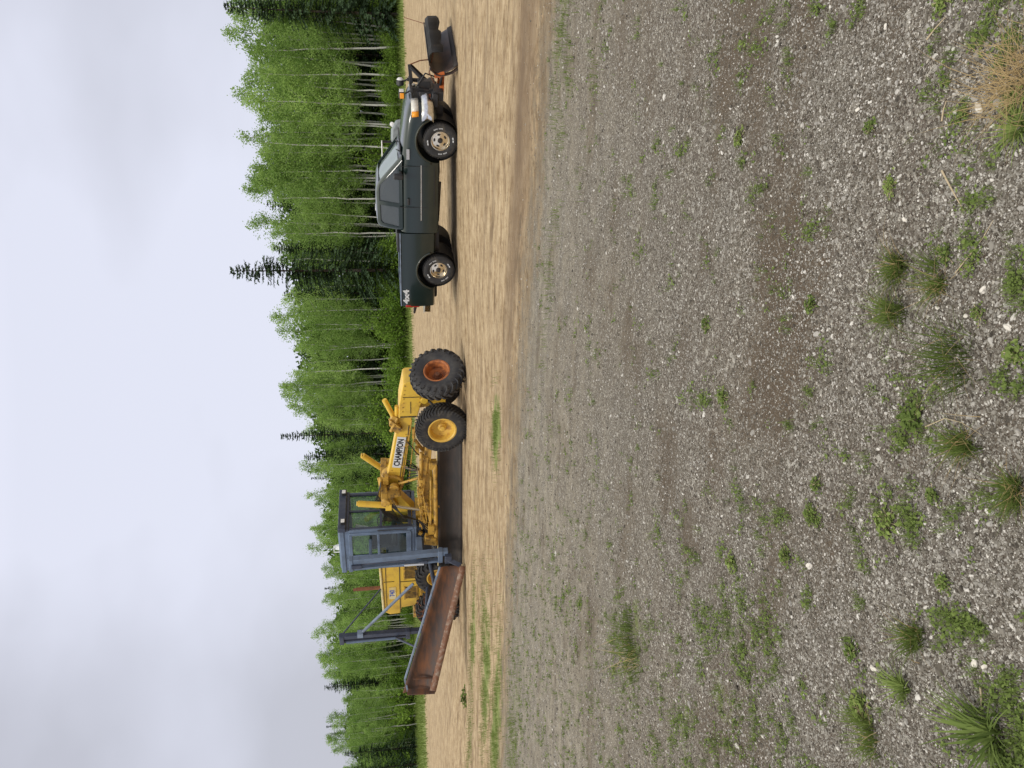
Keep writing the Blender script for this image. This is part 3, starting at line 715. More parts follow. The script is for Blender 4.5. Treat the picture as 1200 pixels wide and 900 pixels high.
def bush_proto(seed, wd=1.8, H=2.4):
    r = np.random.default_rng(seed); rnd = random.Random(seed); mb = MB(); P, T = [], []
    for k in range(34):
        a = rnd.uniform(0, 6.283); rad = wd * math.sqrt(rnd.random()) * .85; h = H * (1 - .55 * (rad / wd) ** 2) * rnd.uniform(.5, 1.1)
        tip = np.array([rad * math.cos(a), rad * math.sin(a), h])
        mb.tube([(tip[0] * .25, tip[1] * .25, 0), (tip[0] * .6, tip[1] * .6, h * .55), tuple(tip)], [.025, .016, .006], 5, False)
        n = 130; t = r.random(n) ** .6; c = tip * np.stack([.25 + .75 * t, .25 + .75 * t, t], -1)
        P.append(c + r.normal(0, .20, (n, 3))); T.append(np.clip(r.normal(rnd.uniform(.2, .9), .2, n), 0, 1))
    P = np.concatenate(P); P[:, 2] = np.abs(P[:, 2]); T = np.concatenate(T)
    V, F, T = leaves_quads(P, r.uniform(.07, .16, len(P)), T, .2, .75); return mb, V, F, T

PROTO = {}
def mkproto(key, gen, leaf, bark, name, crown='crown', trunk='trunk'):
    mb, V, F, T = gen
    root = empty(name); mb.build(trunk, M[bark], root, smooth=60); npmesh(crown, V, F, M[leaf], root, {'tone': T})
    PROTO[key] = [root, False]
for i in range(6): mkproto(('aspen', i), aspen_proto(30 + i, 12, [1, .85, 1.15, .95, 1.1, .8][i], [1, .8, 1.1, .9, 1.0, .7][i], [.34, .42, .30, .38, .26, .46][i]), 'aspen_leaf', 'bark', 'aspen_tree')
for i in range(3): mkproto(('spruce', i), spruce_proto(50 + i, 14, [2.7, 2.2, 1.3][i]), 'spruce_leaf', 'bark_dark', 'spruce_tree')
for i in range(3): mkproto(('bush', i), bush_proto(70 + i, [1.9, 1.5, 2.2][i], [2.5, 3.1, 2.0][i]), 'bush_leaf', 'bark_dark', 'bush', 'foliage', 'stem')
BH = {'aspen': 12.0, 'spruce': 14.0, 'bush': 2.6}
def plant(kind, i, x, y, H, label, group=None, wide=1.0):
    root, used = PROTO[(kind, i)]
    if used: o = copy_tree(root)
    else: o = root; PROTO[(kind, i)][1] = True
    s = H / BH[kind]; o.location = (x, y, float(terrain(x, y)) - .05); o.scale = (s * wide, s * wide, s); o.rotation_euler = (random.uniform(-.045, .045), random.uniform(-.045, .045), random.uniform(0, 6.28)) if kind == 'aspen' else (0, 0, random.uniform(0, 6.28))
    for k_ in ('label', 'category', 'group'):
        if k_ in o: del o[k_]
    tag(o, label, {'aspen': 'tree', 'spruce': 'tree', 'bush': 'bush'}[kind], group)
    return o
YB = np.array([-60, 0, 200, 450, 700, 900, 980]); YD = np.array([60, 60, 61, 64, 70, 76, 78])
YT = np.array([-60, 0, 30, 100, 200, 260, 300, 345, 400, 470, 500, 530, 560, 590, 640, 675, 700, 740, 770, 800, 850, 900, 980])
VT = np.array([270, 272, 274, 273, 286, 300, 304, 318, 320, 330, 340, 350, 368, 364, 364, 382, 382, 368, 378, 392, 388, 405, 410])
def line(y): return float(np.interp(y, YB, YD))
def htop(y, Yd):                       # tree height that reaches the forest's outline at that bearing
    return at_depth(float(np.interp(y, YT, VT)), y, Yd)[2]
def zone(y):
    for lim, t in ((45, 'right of the plow blade'), (100, 'behind the plow blade'), (150, 'over the hood of the truck'), (200, 'over the windscreen of the truck'), (270, 'over the cab of the truck'),
                   (350, 'over the truck bed'), (405, 'just left of the truck'), (470, 'over the orange-rimmed wheel'), (535, 'over the front of the grader'), (600, 'over the long beam of the grader'), (680, 'over the grader cab'),
                   (730, 'over the engine of the grader'), (770, 'around the rear mast'), (830, 'over the tip of the rusty blade')):
        if y < lim: return t
    return 'at the far left'
def bx(y, Yd): return at_depth(470, y, Yd)[0]
# front rows of aspens
n = 0
for row, (dy, step, jh) in enumerate([(0, 17, .90), (2.6, 19, 1.0), (5.5, 23, 1.03)]):
    y = -40 + row * 6
    while y < 960:
        yy = y + random.uniform(-5, 5); y += step * random.choice((.3, .6, 1.0, 1.3, 1.6)) * (1.0 if y < 560 else .85)
        Yd = line(yy) + dy + random.uniform(-1, 1)
        if 290 < yy < 345 and row < 2: continue
        plant('aspen', n % 6, bx(yy, Yd), Yd, htop(yy, Yd) * jh * random.choice((.72, .82, .9, .97, 1.0, 1.05) if yy < 540 else (.88, .95, 1.0, 1.05)) * random.uniform(.97, 1.03), ('aspen with a bare pale trunk ', 'aspen half hidden behind the front trunks ', 'tall aspen crown at the back ')[row] + zone(yy), ('front aspens ', 'second row of aspens ', 'back aspens ')[row] + zone(yy), .95); n += 1
# spruces that stand out
SP = [(318, 265, 60, 0, 'tallest dark spruce, rising above the aspens behind the truck bed', 1.15), (8, 258, 59, 0, 'dark spruce at the right end of the forest behind the snow plow', 1.1),
      (-30, 262, 61, 1, 'dark spruce cut by the right edge of the view', 1), (512, 326, 66, 2, 'narrow spruce spire above the front wheels of the grader', 1.1),
      (536, 354, 67, 1, 'broad-topped dark spruce left of the narrow spire', 1.1), (552, 358, 72, 2, 'thin spruce spire just right of the grader cab', .7),
      (561, 362, 73, 2, 'second thin spruce spire nearest the grader cab', .7), (690, 378, 78, 2, 'thin distant spruce spire behind the exhaust pipe', .8),
      (700, 385, 77, 2, 'short spruce spire left of the exhaust pipe', .8), (716, 396, 76, 2, 'lowest spruce spire behind the engine cover', .8),
      (806, 378, 74, 1, 'dark full spruce above the tip of the raised blade', 1.2), (852, 380, 80, 2, 'thin twin-like spruce spire at the left of the forest', .7),
      (860, 386, 80, 2, 'shorter spire beside the thin spire at the left of the forest', .7), (884, 402, 72, 0, 'dark spreading spruce at the left end of the forest', 1.3), (905, 398, 70, 1, 'black-green spruce cut by the left edge of the view', 1.2),
      (440, 345, 72, 1, 'dark spruce buried among aspens in the gap between the vehicles', 1), (240, 310, 70, 1, 'dark spruce hidden behind the aspens over the truck cab', 1.1), (170, 312, 70, 0, 'dark spruce hidden behind the aspens over the windscreen', 1.1),
      (345, 330, 66, 1, 'dark spruce left of the tallest one', 1.1), (292, 318, 66, 1, 'dark spruce right of the tallest one', 1.1), (620, 398, 76, 1, 'dark spruce behind the grader cab roof', 1),
      (60, 300, 68, 0, 'dark spruce hidden in the aspens over the plow blade', 1.1), (480, 370, 68, 1, 'dark low spruce behind the beam of the grader', 1.2), (760, 410, 76, 1, 'dark spruce behind the rear mast of the grader', 1.1)]
for y, v, Yd, i, lb, wd in SP:
    P = at_depth(v, y, Yd); plant('spruce', i, P[0], Yd, P[2], lb, wide=wd)
# bushes along the foot of the trees
BU = [(300, 2.9, 'tall rounded bright bush behind the cab end of the truck bed'), (355, 3.4, 'large bright bush in the gap beside the truck tailgate'), (385, 3.1, 'bright bush in the gap just right of the orange-rimmed wheel'),
      (440, 3.2, 'rounded bush over the orange-rimmed wheel'), (330, 2.8, 'low bush over the middle of the truck bed')]
for y, H, lb in BU:
    Yd = line(y) - 2.2; plant('bush', random.randrange(3), bx(y, Yd), Yd, H, lb)
y = -30; k = 0
while y < 960:
    Yd = line(y) - random.uniform(-.8, 1.6)
    plant('bush', k % 3, bx(y, Yd), Yd, random.choice((1.0, 1.4, 1.8, 2.4, 3.4)) * (1 if y < 480 else 1.15), 'low leafy bush at the forest foot ' + zone(y), 'low bushes at the foot of the trees ' + zone(y), 1.1)
    y += random.uniform(15, 27); k += 1
# more saplings on the left where the leafy edge reaches the ground
y = 600
while y < 960:
    Yd = line(y) - random.uniform(0, 2); plant('aspen', random.randrange(6), bx(y, Yd), Yd, random.uniform(3.6, 5.6), 'short leafy sapling ' + zone(y), 'aspen saplings ' + zone(y), 1.5); y += random.uniform(16, 26)
# the wood behind, one mass
def wood():
    n = 210000; y = rng.uniform(-90, 1000, n); dpt = rng.uniform(8.5, 30, n); Yd = np.interp(y, YB, YD) + dpt
    vt = np.interp(y, YT, VT); D = cF[None] + np.outer((450 - y) / FPX, cR) + np.outer((600 - 470) / FPX * np.ones(n), cU)
    P = cC + D * (Yd / D[:, 1])[:, None]
    D2 = cF[None] + np.outer((450 - y) / FPX, cR) + ((600 - vt - 14) / FPX)[:, None] * cU[None]
    top = (cC + D2 * (Yd / D2[:, 1])[:, None])[:, 2] * (np.where(y > 550, .88, .82) + .12 * np.sin(P[:, 0] * 1.9) * np.sin(P[:, 1] * 1.1))
    P[:, 2] = top * rng.random(n) ** 1.25
    V, F, T = leaves_quads(P, rng.uniform(.22, .6, n), rng.random(n), .1, .8)
    o = npmesh('far_woods', V, F, M['wood_leaf'], attrs={'tone': T}); tag(o, 'dark dense wood behind the front rows of trees', 'wood', kind='stuff')
wood()

# ------------------------------------------------------------------ wheels
def ag_wheel(name, parent, loc, rot=(0, 0, 0), rim='rim_yellow', Rr=.66, wd=.38, rr=.33, dish=.16, lug=True, chains=False, rub='rubber', fine=False):
    """big lugged wheel; its outer face looks along -y before rotation"""
    e = empty(name) if parent is None else None
    mb = MB(); h = wd / 2
    prof = [(-h * .62, rr), (-h * .86, rr + .03), (-h * 1.0, rr + .12), (-h * .97, Rr - .13), (-h * .86, Rr - .055), (-h * .5, Rr - .035), (0, Rr - .03), (h * .5, Rr - .035), (h * .86, Rr - .055), (h * .97, Rr - .13), (h, rr + .12), (h * .86, rr + .03), (h * .62, rr)]
    mb.lathe(prof, 56)
    if lug:
        nl = 44 if fine else 24
        for k in range(nl):
            for sg in (-1, 1):
                t0 = 2 * math.pi * (k + (.25 if sg > 0 else -.25)) / nl; pts = []
                for s_, (fy, rad, dt) in enumerate([(.03, Rr - .02, .0), (.55, Rr - .012, .10), (.92, Rr - .05, .19), (1.0, Rr - .13, .215)]):
                    t = t0 + dt; pts.append((sg * h * fy, rad, t))
                for a_, b_ in zip(pts[:-1], pts[1:]):
                    A = Vector((a_[1] * math.cos(a_[2]), a_[0], a_[1] * math.sin(a_[2]))); B = Vector((b_[1] * math.cos(b_[2]), b_[0], b_[1] * math.sin(b_[2])))
                    mb.beam(A, B, *((.03, .02) if fine else (.05, .05)), up=((A + B) / 2).normalized())
    ty = MBmesh = mb.build('tyre', M[rub], None, smooth=35)
    m2 = MB(); m2.lathe([(-h * .66, rr + .015), (-h * .80, rr + .02), (-h * .82, rr - .005), (-h * .70, rr - .03), (-h * .30, rr - .045), (-h * .2 + dish * .3, rr - .07), (-h * .2 + dish * .5, rr * .42), (-h * .2 + dish * .35, rr * .36)], 44)
    m2.lathe([(h * .66, rr + .015), (h * .80, rr + .02), (h * .82, rr - .005), (h * .70, rr - .03), (-h * .2, rr - .05)], 44)
    rm = m2.build('rim', M[rim], None, smooth=35, solid=.008)
    m3 = MB(); yb = -h * .2 + dish * .35
    m3.lathe([(yb + .03, rr * .37), (yb - .02, rr * .34), (yb - .06, rr * .22), (yb - .10, rr * .19), (yb - .11, 0)], 24)
    for k in range(10):
        t = 2 * math.pi * k / 10; m3.lathe([(yb + .0, .016), (yb - .035, .016), (yb - .036, 0)], 6, (rr * .30 * math.cos(t), 0, rr * .30 * math.sin(t)))
    hb = m3.build('hub', M['rim_yellow' if rim == 'rim_yellow' else 'rustpipe'], rm, smooth=30)
    root = ty if False else empty(name)
    root.parent = parent; root.location = loc; root.rotation_euler = rot
    ty.parent = root; rm.parent = root
    if chains:
        m4 = MB()
        for k in range(14):
            t = 2 * math.pi * k / 14
            P = lambda y_, r_, dt: (r_ * math.cos(t + dt), y_, r_ * math.sin(t + dt))
            m4.tube([P(-h * 1.04, Rr - .20, 0), P(-h * .95, Rr - .04, .08), P(0, Rr + .015, .2), P(h * .95, Rr - .04, .08), P(h * 1.04, Rr - .2, 0)], .013, 5)
            m4.tube([P(-h * 1.04, Rr - .20, .4), P(-h * .95, Rr - .04, .3), P(0, Rr + .015, .2)], .013, 5)
        m4.tube([((Rr - .2) * math.cos(2 * math.pi * k / 28), -h * 1.05, (Rr - .2) * math.sin(2 * math.pi * k / 28)) for k in range(29)], .013, 5)
        m4.build('tyre_chain', M['rustpipe'], ty)
    return root

# ------------------------------------------------------------------ GRADER   (x forward, y left, origin on the ground under the front axle)
GO = gpt(546.7, 504, -.14); aG = R(-35)
GO = (GO[0] - math.sin(aG) * 1.08, GO[1] + math.cos(aG) * 1.08, -.165)
G = empty('road_grader', GO, aG)
tag(G, 'yellow road grader with blue-grey cab and raised rusty side blade', 'grader')
YL, YD_, BL = M['yellow'], M['yellow_dirty'], M['bluegrey']
# front wheels and axle
ag_wheel('front_wheel', G, (0, -.92, .62), rot=(0, 0, R(3)), fine=True)
ag_wheel('front_wheel', G, (0, .92, .62), rot=(0, 0, R(180 + 3)), fine=True)
a = MB(); a.beam((0, -.75, .62), (0, .75, .62), .16, .20); a.box((0, -.74, .62), (.18, .12, .34)); a.box((0, .74, .62), (.18, .12, .34)); a.tube([(.12, -.7, .55), (.16, 0, .55), (.12, .7, .55)], .03)
a.tube([(.1, -.66, .78), (.1, .66, .78)], .028); a.build('front_axle', YD_, G, bevel=.01)
# nose block
nb = MB(); nb.prism([(-.12, 1.20), (-.12, 1.66), (.30, 1.64), (.92, 1.53), (.96, 1.46), (.96, 1.02), (.70, .98), (.20, 1.12)], -.34, .34)
nb.prism([(.02, 1.12), (.66, .99), (.52, .46), (.16, .46)], -.13, .13)
nose = nb.build('front_bolster', YL, G, bevel=.018)
s = MB(); s.box((.52, -.348, 1.30), (.012, .012, .50)); s.box((.20, -.348, 1.36), (.36, .01, .012)); s.box((-.08, -.348, 1.42), (.03, .012, .40))
s.build('seam', M['black'], nose)
s = MB(); s.box((.62, -.37, .94), (.07, .05, .46)); s.box((.66, -.40, .94), (.02, .04, .46)); s.lathe([(0, .001), (0, .09), (.05, .09), (.05, .035)], 20, (.44, -.42, 1.02)); s.build('bracket', YL, nose, bevel=.008)
for k in range(2):
    MB().lathe([(0, .02), (-.02, .02), (-.02, 0)], 10, (.62, -.41, .78 + .32 * k)).build('pin', M['black'], nose)
MB().tube([(.42, -.36, .92), (.36, -.50, .80), (.24, -.62, .72), (.1, -.7, .72)], .032, 8).build('hydraulic_hose', M['plastic'], nose)
# front lights / stub on the nose
s = MB(); s.tube([(.32, -.14, 2.0), (-.22, -.14, 1.78)], .065, 12); s.tube([(.33, -.14, 2.004), (.30, -.14, 1.99)], .05, 12); s.tube([(.15, -.18, 1.70), (-.40, -.18, 1.72)], .05, 12); s.build('lift_cylinder', YL, nose, smooth=40)
s = MB(); s.box((-.28, -.14, 1.80), (.30, .22, .12), (0, .3, 0)); s.box((-.45, -.12, 1.76), (.16, .18, .24), (0, .5, 0)); s.tube([(-.18, -.22, 1.68), (-.62, -.22, 1.86)], .045); s.tube([(-.2, -.26, 1.9), (-.5, -.26, 1.6)], .025); s.box((-.56, -.20, 1.70), (.2, .1, .2), (0, .7, 0))
s.build('valve_bracket', YD_, nose, bevel=.012)
# main beam
mb = MB(); mb.beam((-.08, 0, 1.46), (-2.10, 0, 1.77), .30, .32, w2=.30, h2=.38); mb.beam((-2.08, 0, 1.77), (-2.95, 0, 1.92), .30, .38, w2=.34, h2=.44)
mb.prism([(-2.6, 2.08), (-3.1, 2.02), (-3.98, 1.60), (-3.98, 1.12), (-3.55, 1.22), (-3.0, 1.62), (-2.6, 1.66)], -.17, .17)
mb.prism([(-3.5, 1.45), (-7.3, 1.15), (-7.3, .90), (-3.5, 1.05)], -.36, .36)
beam = mb.build('main_beam', YL, G, bevel=.014)
sl = -math.atan2(.31 + .0, 2.02)
ang = math.atan2(.31, 2.02)
pl = MB(); pl.box((0, 0, 0), (1.04, .008, .225)); plate = pl.build('name_plate', M['decal_white'], beam); plate.location = (-1.39, -.1535, 1.665); plate.rotation_euler = (0, ang, 0)
for i, ch in enumerate('CHAMPION'):
    pass
text_obj('CHAMPION', .215, M['decal_black'], 'lettering', plate, (0, -.0055, 0), (R(90), 0, 0), sx=.82, bold=.008, depth=.0015)
s = MB()
for k in range(7): s.lathe([(0, .016), (-.014, .016), (-.014, 0)], 6, (.08 + .13 * k, -.342, 1.56 - .012 * k)); s.lathe([(0, .014), (-.012, .014), (-.012, 0)], 6, (.12 + .12 * k, -.342, 1.16 - .01 * k))
for k in range(9): s.lathe([(0, .014), (-.012, .014), (-.012, 0)], 6, (-.4 - .2 * k, -.152, 1.62 + .031 * k) if k not in (2, 3, 4, 5, 6, 7) else (-.4 - .2 * k, -.152, 1.42 + .031 * k))
s.build('bolt', YD_, G)
s = MB(); s.beam((-.3, -.17, 1.33), (-2.2, -.17, 1.56), .03, .03); s.beam((-.4, -.20, 1.24), (-2.3, -.26, 1.42), .025, .025); s.tube([(-1.1, 0, 1.25), (-1.5, -.1, .98)], .05, 8); s.box((-1.3, -.2, 1.2), (.22, .12, .1)); s.box((-.75, -.16, 1.28), (.3, .1, .08)); s.build('steering_linkage', YD_, G, bevel=.006)
# saddle with lift arms
s = MB(); s.lathe([(-.22, .30), (.22, .30), (.22, .22), (-.22, .22)], 28, (-2.45, 0, 1.86), closed=True)
s.beam((-2.42, -.18, 2.10), (-2.46, -.84, 2.08), .16, .16); s.beam((-2.42, .18, 2.10), (-2.46, .84, 2.08), .16, .16)
s.box((-2.6, -.30, 1.86), (.42, .12, .34), (0, -.3, 0)); s.box((-2.2, -.26, 2.04), (.3, .14, .16)); s.box((-3.0, -.24, 1.92), (.5, .12, .2), (0, -.5, 0)); s.tube([(-2.1, -.3, 2.16), (-2.9, -.3, 2.2)], .05); s.tube([(-2.2, -.2, 2.22), (-3.2, -.2, 2.1)], .04)
s.lathe([(0, .12), (-.09, .12), (-.09, .05), (-.1, 0)], 18, (-2.46, -.86, 2.05)); s.lathe([(0, .13), (-.12, .13), (-.12, .05), (-.13, 0)], 18, (-2.42, -.32, 1.82))
s.build('lift_saddle', YD_, G, bevel=.012)
for sg in (-1, 1):
    c_ = MB(); tx, tz = (-2.47, 2.76) if sg < 0 else (-2.28, 2.66)
    c_.tube([(tx, sg * .86, tz), (-2.60 if sg < 0 else -2.95, sg * .85, 1.96)], .082, 16); c_.box((-2.60, sg * .85, 1.98), (.2, .2, .16)); c_.tube([(tx + .004, sg * .86, tz + .005), (tx + .01, sg * .86, tz + .04)], .06, 12)
    c1 = c_.build('lift_cylinder', YL, G, bevel=.006)
    MB().tube([(-2.62, sg * .85, 1.9), (-2.86, sg * .80, 1.16)], .034, 12).build('piston_rod', M['steel'], c1)
# control rods, hoses on the beam
s = MB()
for k in range(7):
    y0 = -.22 - .03 * k
    s.tube([(-1.6 - .1 * k, y0, 1.45), (-1.9, y0 - .05, 1.15 - .04 * k), (-2.3, y0 - .1, 1.05), (-2.7, y0, 1.2)], .016, 6)
s.tube([(-1.0, -.2, 1.45), (-1.3, -.35, 1.2), (-1.5, -.3, 1.0)], .016, 6); s.tube([(-3.5, -.5, 1.3), (-3.75, -.75, .9), (-4.0, -.6, .72), (-4.1, -.3, 1.0)], .02, 6); s.tube([(-3.3, -.5, 1.0), (-3.6, -.8, .75), (-4.05, -.9, .62), (-4.3, -.5, .9)], .016, 6)
s.tube([(-3.7, -.9, 1.1), (-4.0, -1.0, .8), (-4.25, -.8, .6)], .02, 6)
for k in range(6):
    s.tube([(-.5 - .35 * k, -.168, 1.40 + .055 * k), (-.8 - .35 * k, -.185, 1.43 + .055 * k)], .012, 6)
for k in range(5): s.tube([(-2.2, -.3 - .05 * k, 2.16), (-2.7, -.34 - .06 * k, 2.26 + .02 * k), (-3.2, -.38 - .05 * k, 2.1), (-3.5, -.4 - .04 * k, 1.75)], .014, 6)
for k in range(4): s.tube([(-2.5, -.9, 2.0 - .05 * k), (-2.9, -.95 - .03 * k, 1.6), (-3.2, -.85, 1.2), (-3.4 - .1 * k, -.9, .95)], .013, 6)
s.build('hydraulic_hose', M['plastic'], G)
# drawbar and circle
s = MB(); s.beam((-.15, -.05, .84), (-2.9, -.62, 1.02), .15, .17); s.beam((-.15, .05, .84), (-2.9, .62, 1.02), .15, .17); s.beam((-2.9, -.75, 1.02), (-2.9, .75, 1.02), .2, .16); s.beam((-3.6, -.4, 1.0), (-3.6, .4, 1.0), .2, .16)
s.beam((-2.9, -.62, 1.02), (-3.7, -.4, 1.02), .14, .17); s.beam((-1.4, -.35, .97), (-2.7, -.74, 1.16), .12, .13); s.box((-2.0, -.44, 1.02), (.3, .16, .2)); s.tube([(-1.2, -.42, 1.10), (-2.3, -.62, 1.12)], .05, 10); s.tube([(-2.35, -.30, 1.7), (-2.0, -.48, 1.1)], .035, 8); s.box((-.25, 0, .86), (.3, .3, .2))
dr = s.build('drawbar', YD_, G, bevel=.01)
s = MB(); s.lathe([(-.06, .80), (.06, .80), (.06, .66), (-.06, .66)], 48, (0, 0, 0), closed=True); o = s.build('circle', YL, G, bevel=.006); o.rotation_euler = (R(90), 0, 0); o.location = (-2.95, 0, .84)
s = MB(); s.box((-2.9, -.75, .72), (.3, .14, .16)); s.tube([(-1.6, -.48, .74), (-3.9, -1.12, .74)], .06, 12); s.box((-3.4, -.98, .86), (.3, .2, .16)); s.tube([(-1.9, -.58, .86), (-3.5, -1.05, .88)], .03, 8); s.box((-1.6, -.44, .80), (.22, .2, .2)); s.box((-3.75, -1.05, .90), (.26, .2, .3), (0, .2, 0)); s.tube([(-2.6, -.8, .98), (-3.6, -1.0, .82)], .045, 8)
for k in range(8): s.box((-1.9 - .27 * k, -.72 - .03 * (k % 3), 1.12 + .03 * (k % 2)), (.10, .10, .09), (.2 * k, .3 * k, 0))
s.tube([(-1.7, -.6, 1.16), (-2.2, -.8, 1.22), (-2.9, -.9, 1.14), (-3.6, -.8, 1.1)], .018, 6); s.tube([(-1.6, -.5, 1.2), (-2.4, -.85, 1.06), (-3.2, -.98, .98)], .016, 6); s.beam((-3.3, -.6, 1.1), (-3.9, -.9, .82), .08, .08); s.beam((-3.9, -.95, .7), (-3.9, -.95, 1.05), .08, .1, up=(0, 1, 0))
s.build('blade_carrier', YD_, G, bevel=.008)
# centre moldboard (grader blade): concave sheet from (-.9,-.1) to (-4.5,-1.18)
def sheet(name, p0, p1, prof0, prof1, mt, parent, thick=.02, n=16):
    """prof: list of (forward offset, height) from low to high"""
    p0 = np.array(p0, float); p1 = np.array(p1, float); d = p1 - p0; d2 = d[:2] / np.linalg.norm(d[:2]); nrm = np.array([d2[1], -d2[0]])
    V = []; m_ = len(prof0)
    for i in range(n + 1):
        t = i / n; c = p0 * (1 - t) + p1 * t
        for (a0, h0), (a1, h1) in zip(prof0, prof1):
            a_ = a0 * (1 - t) + a1 * t; h_ = h0 * (1 - t) + h1 * t; V.append((c[0] + nrm[0] * a_, c[1] + nrm[1] * a_, c[2] + h_))
    F = [(i * m_ + j, (i + 1) * m_ + j, (i + 1) * m_ + j + 1, i * m_ + j + 1) for i in range(n) for j in range(m_ - 1)]
    b = MB(); b.add(V, F); return b.build(name, mt, parent, smooth=60, solid=thick)
def arcprof(h, depth, n=9, top=.0):
    return [(depth * (1 - math.sin(math.pi * (i / (n - 1) * .92 + .04))) + top * (i / (n - 1)) ** 3, h * i / (n - 1)) for i in range(n)]
mold = sheet('moldboard', (-4.50, -1.20, .02), (-.95, -.14, .02), arcprof(.66, .14), arcprof(.66, .14), M['darkmould'], G)
sheet('cutting_edge', (-4.52, -1.215, .0), (-.93, -.15, .0), [(.155, -.02), (.12, .14)], [(.155, -.02), (.12, .14)], M['darkmould'], mold, .02)
MB().tube([(-4.52, -1.32, .69), (-.97, -.26, .69)], .014, 6).build('top_edge', M['yellow_pale'], mold)
# cab
x0, x1, yr, yl = -4.95, -3.52, -.80, .62
cb = MB()
for (x, y) in ((x0, yr), (x1, yr), (x0, yl), (x1, yl), (-4.50, yr)):
    cb.beam((x, y, 1.34), (x, y, 3.18), .10 if x != -4.50 else .08, .08, up=(0, 1, 0))
for y in (yr, yl):
    cb.beam((x0, y, 1.38), (x1, y, 1.38), .08, .14); cb.beam((x0, y, 3.12), (x1, y, 3.12), .08, .14)
cb.beam((x0, yr, 3.12), (x0, yl, 3.12), .08, .14); cb.beam((x0, yr, 1.38), (x0, yl, 1.38), .08, .14); cb.box((x0, (yr + yl) / 2, 1.75), (.05, yl - yr, .7)); cb.box(((x0 + x1) / 2, yl, 1.62), (x1 - x0, .05, .5)); cb.box((-4.72, yr, 1.75), (.42, .05, .72))
cb.box(((x0 + x1) / 2, (yr + yl) / 2, 1.30), (x1 - x0 + .06, yl - yr + .06, .10)); cb.box((-4.3, -.1, 1.12), (1.1, .9, .30))
cab = cb.build('cab', BL, G, bevel=.012)
rf = MB(); rf.box(((x0 + x1) / 2 - .04, (yr + yl) / 2, 3.25), (x1 - x0 + .16, yl - yr + .12, .14)); rf.box(((x0 + x1) / 2 - .04, (yr + yl) / 2, 3.33), (x1 - x0, yl - yr - .08, .05)); rf.build('roof', BL, cab, bevel=.03)
s = MB(); s.box((x1 + .10, (yr + yl) / 2, 3.24), (.14, yl - yr + .14, .20)); s.box((x1 + .05, (yr + yl) / 2, 3.11), (.08, yl - yr + .08, .10)); vis = s.build('sun_visor', M['bluedark'], cab, bevel=.015)
for y in (-.64, .50):
    s = MB(); s.box((x1 + .20, y, 3.21), (.10, .15, .12)); wl = s.build('work_light', M['plastic'], cab, bevel=.01)
    MB().box((x1 + .256, y, 3.21), (.012, .125, .095)).build('lens', M['white'], wl, bevel=.004)
fm = MB()
fm.beam((x1 + .03, yr, 2.20), (x1 + .03, yl, 2.20), .06, .07); fm.beam((x1 + .03, -.09, 2.2), (x1 + .03, -.09, 3.06), .05, .06, up=(0, 1, 0)); fm.beam((x1 + .03, yr + .04, 1.36), (x1 + .03, yr + .04, 3.06), .06, .07, up=(0, 1, 0)); fm.beam((x1 + .03, yl - .04, 1.36), (x1 + .03, yl - .04, 3.06), .06, .07, up=(0, 1, 0)); fm.beam((x1 + .03, yr, 1.42), (x1 + .03, yl, 1.42), .06, .1)
fm.build('windscreen_frame', M['bluedark'], cab, bevel=.006)
def sheetpane(pts, parent):
    q = MB(); q.add(pts, [tuple(range(len(pts)))]); return q.build('window', M['cabglass'], parent, smooth=0)
for (ya, yb_, za, zb) in ((-.76, -.12, 2.24, 3.06), (-.06, .58, 2.24, 3.06), (-.76, .58, 1.47, 2.16)):
    sheetpane([(x1 + .01, ya, za), (x1 + .01, yb_, za), (x1 + .01, yb_, zb), (x1 + .01, ya, zb)], cab)
for (xa, xb, y, za, zb) in ((x0 + .08, x1 - .08, yl, 1.9, 3.04), (x0 + .06, -4.55, yr, 2.1, 3.04)):
    sheetpane([(xa, y, za), (xb, y, za), (xb, y, zb), (xa, y, zb)], cab)
sheetpane([(x0, yr + .05, 2.12), (x0, yl - .05, 2.12), (x0, yl - .05, 3.04), (x0, yr + .05, 3.04)], cab)
s = MB(); dx0, dx1 = -4.44, -3.60
s.beam((dx0, yr - .045, 1.42), (dx0, yr - .045, 3.06), .07, .05, up=(0, 1, 0)); s.beam((dx1, yr - .045, 1.42), (dx1, yr - .045, 3.06), .09, .05, up=(0, 1, 0)); s.beam((dx0, yr - .045, 3.03), (dx1, yr - .045, 3.03), .05, .1); s.beam((dx0, yr - .045, 1.46), (dx1, yr - .045, 1.46), .05, .14); s.beam((dx0, yr - .045, 2.28), (dx1, yr - .045, 2.28), .05, .07)
door = s.build('door', BL, cab, bevel=.014)
for za, zb in ((1.53, 2.25), (2.31, 2.98)): sheetpane([(dx0 + .035, yr - .03, za), (dx1 - .035, yr - .03, za), (dx1 - .035, yr - .03, zb), (dx0 + .035, yr - .03, zb)], door)
s = MB(); s.box((dx0 + .05, yr - .09, 2.1), (.05, .05, .14)); s.tube([(dx1 + .12, yr - .08, 2.3), (dx1 + .14, yr - .1, 1.5)], .014, 6); s.build('handle', M['black'], door)
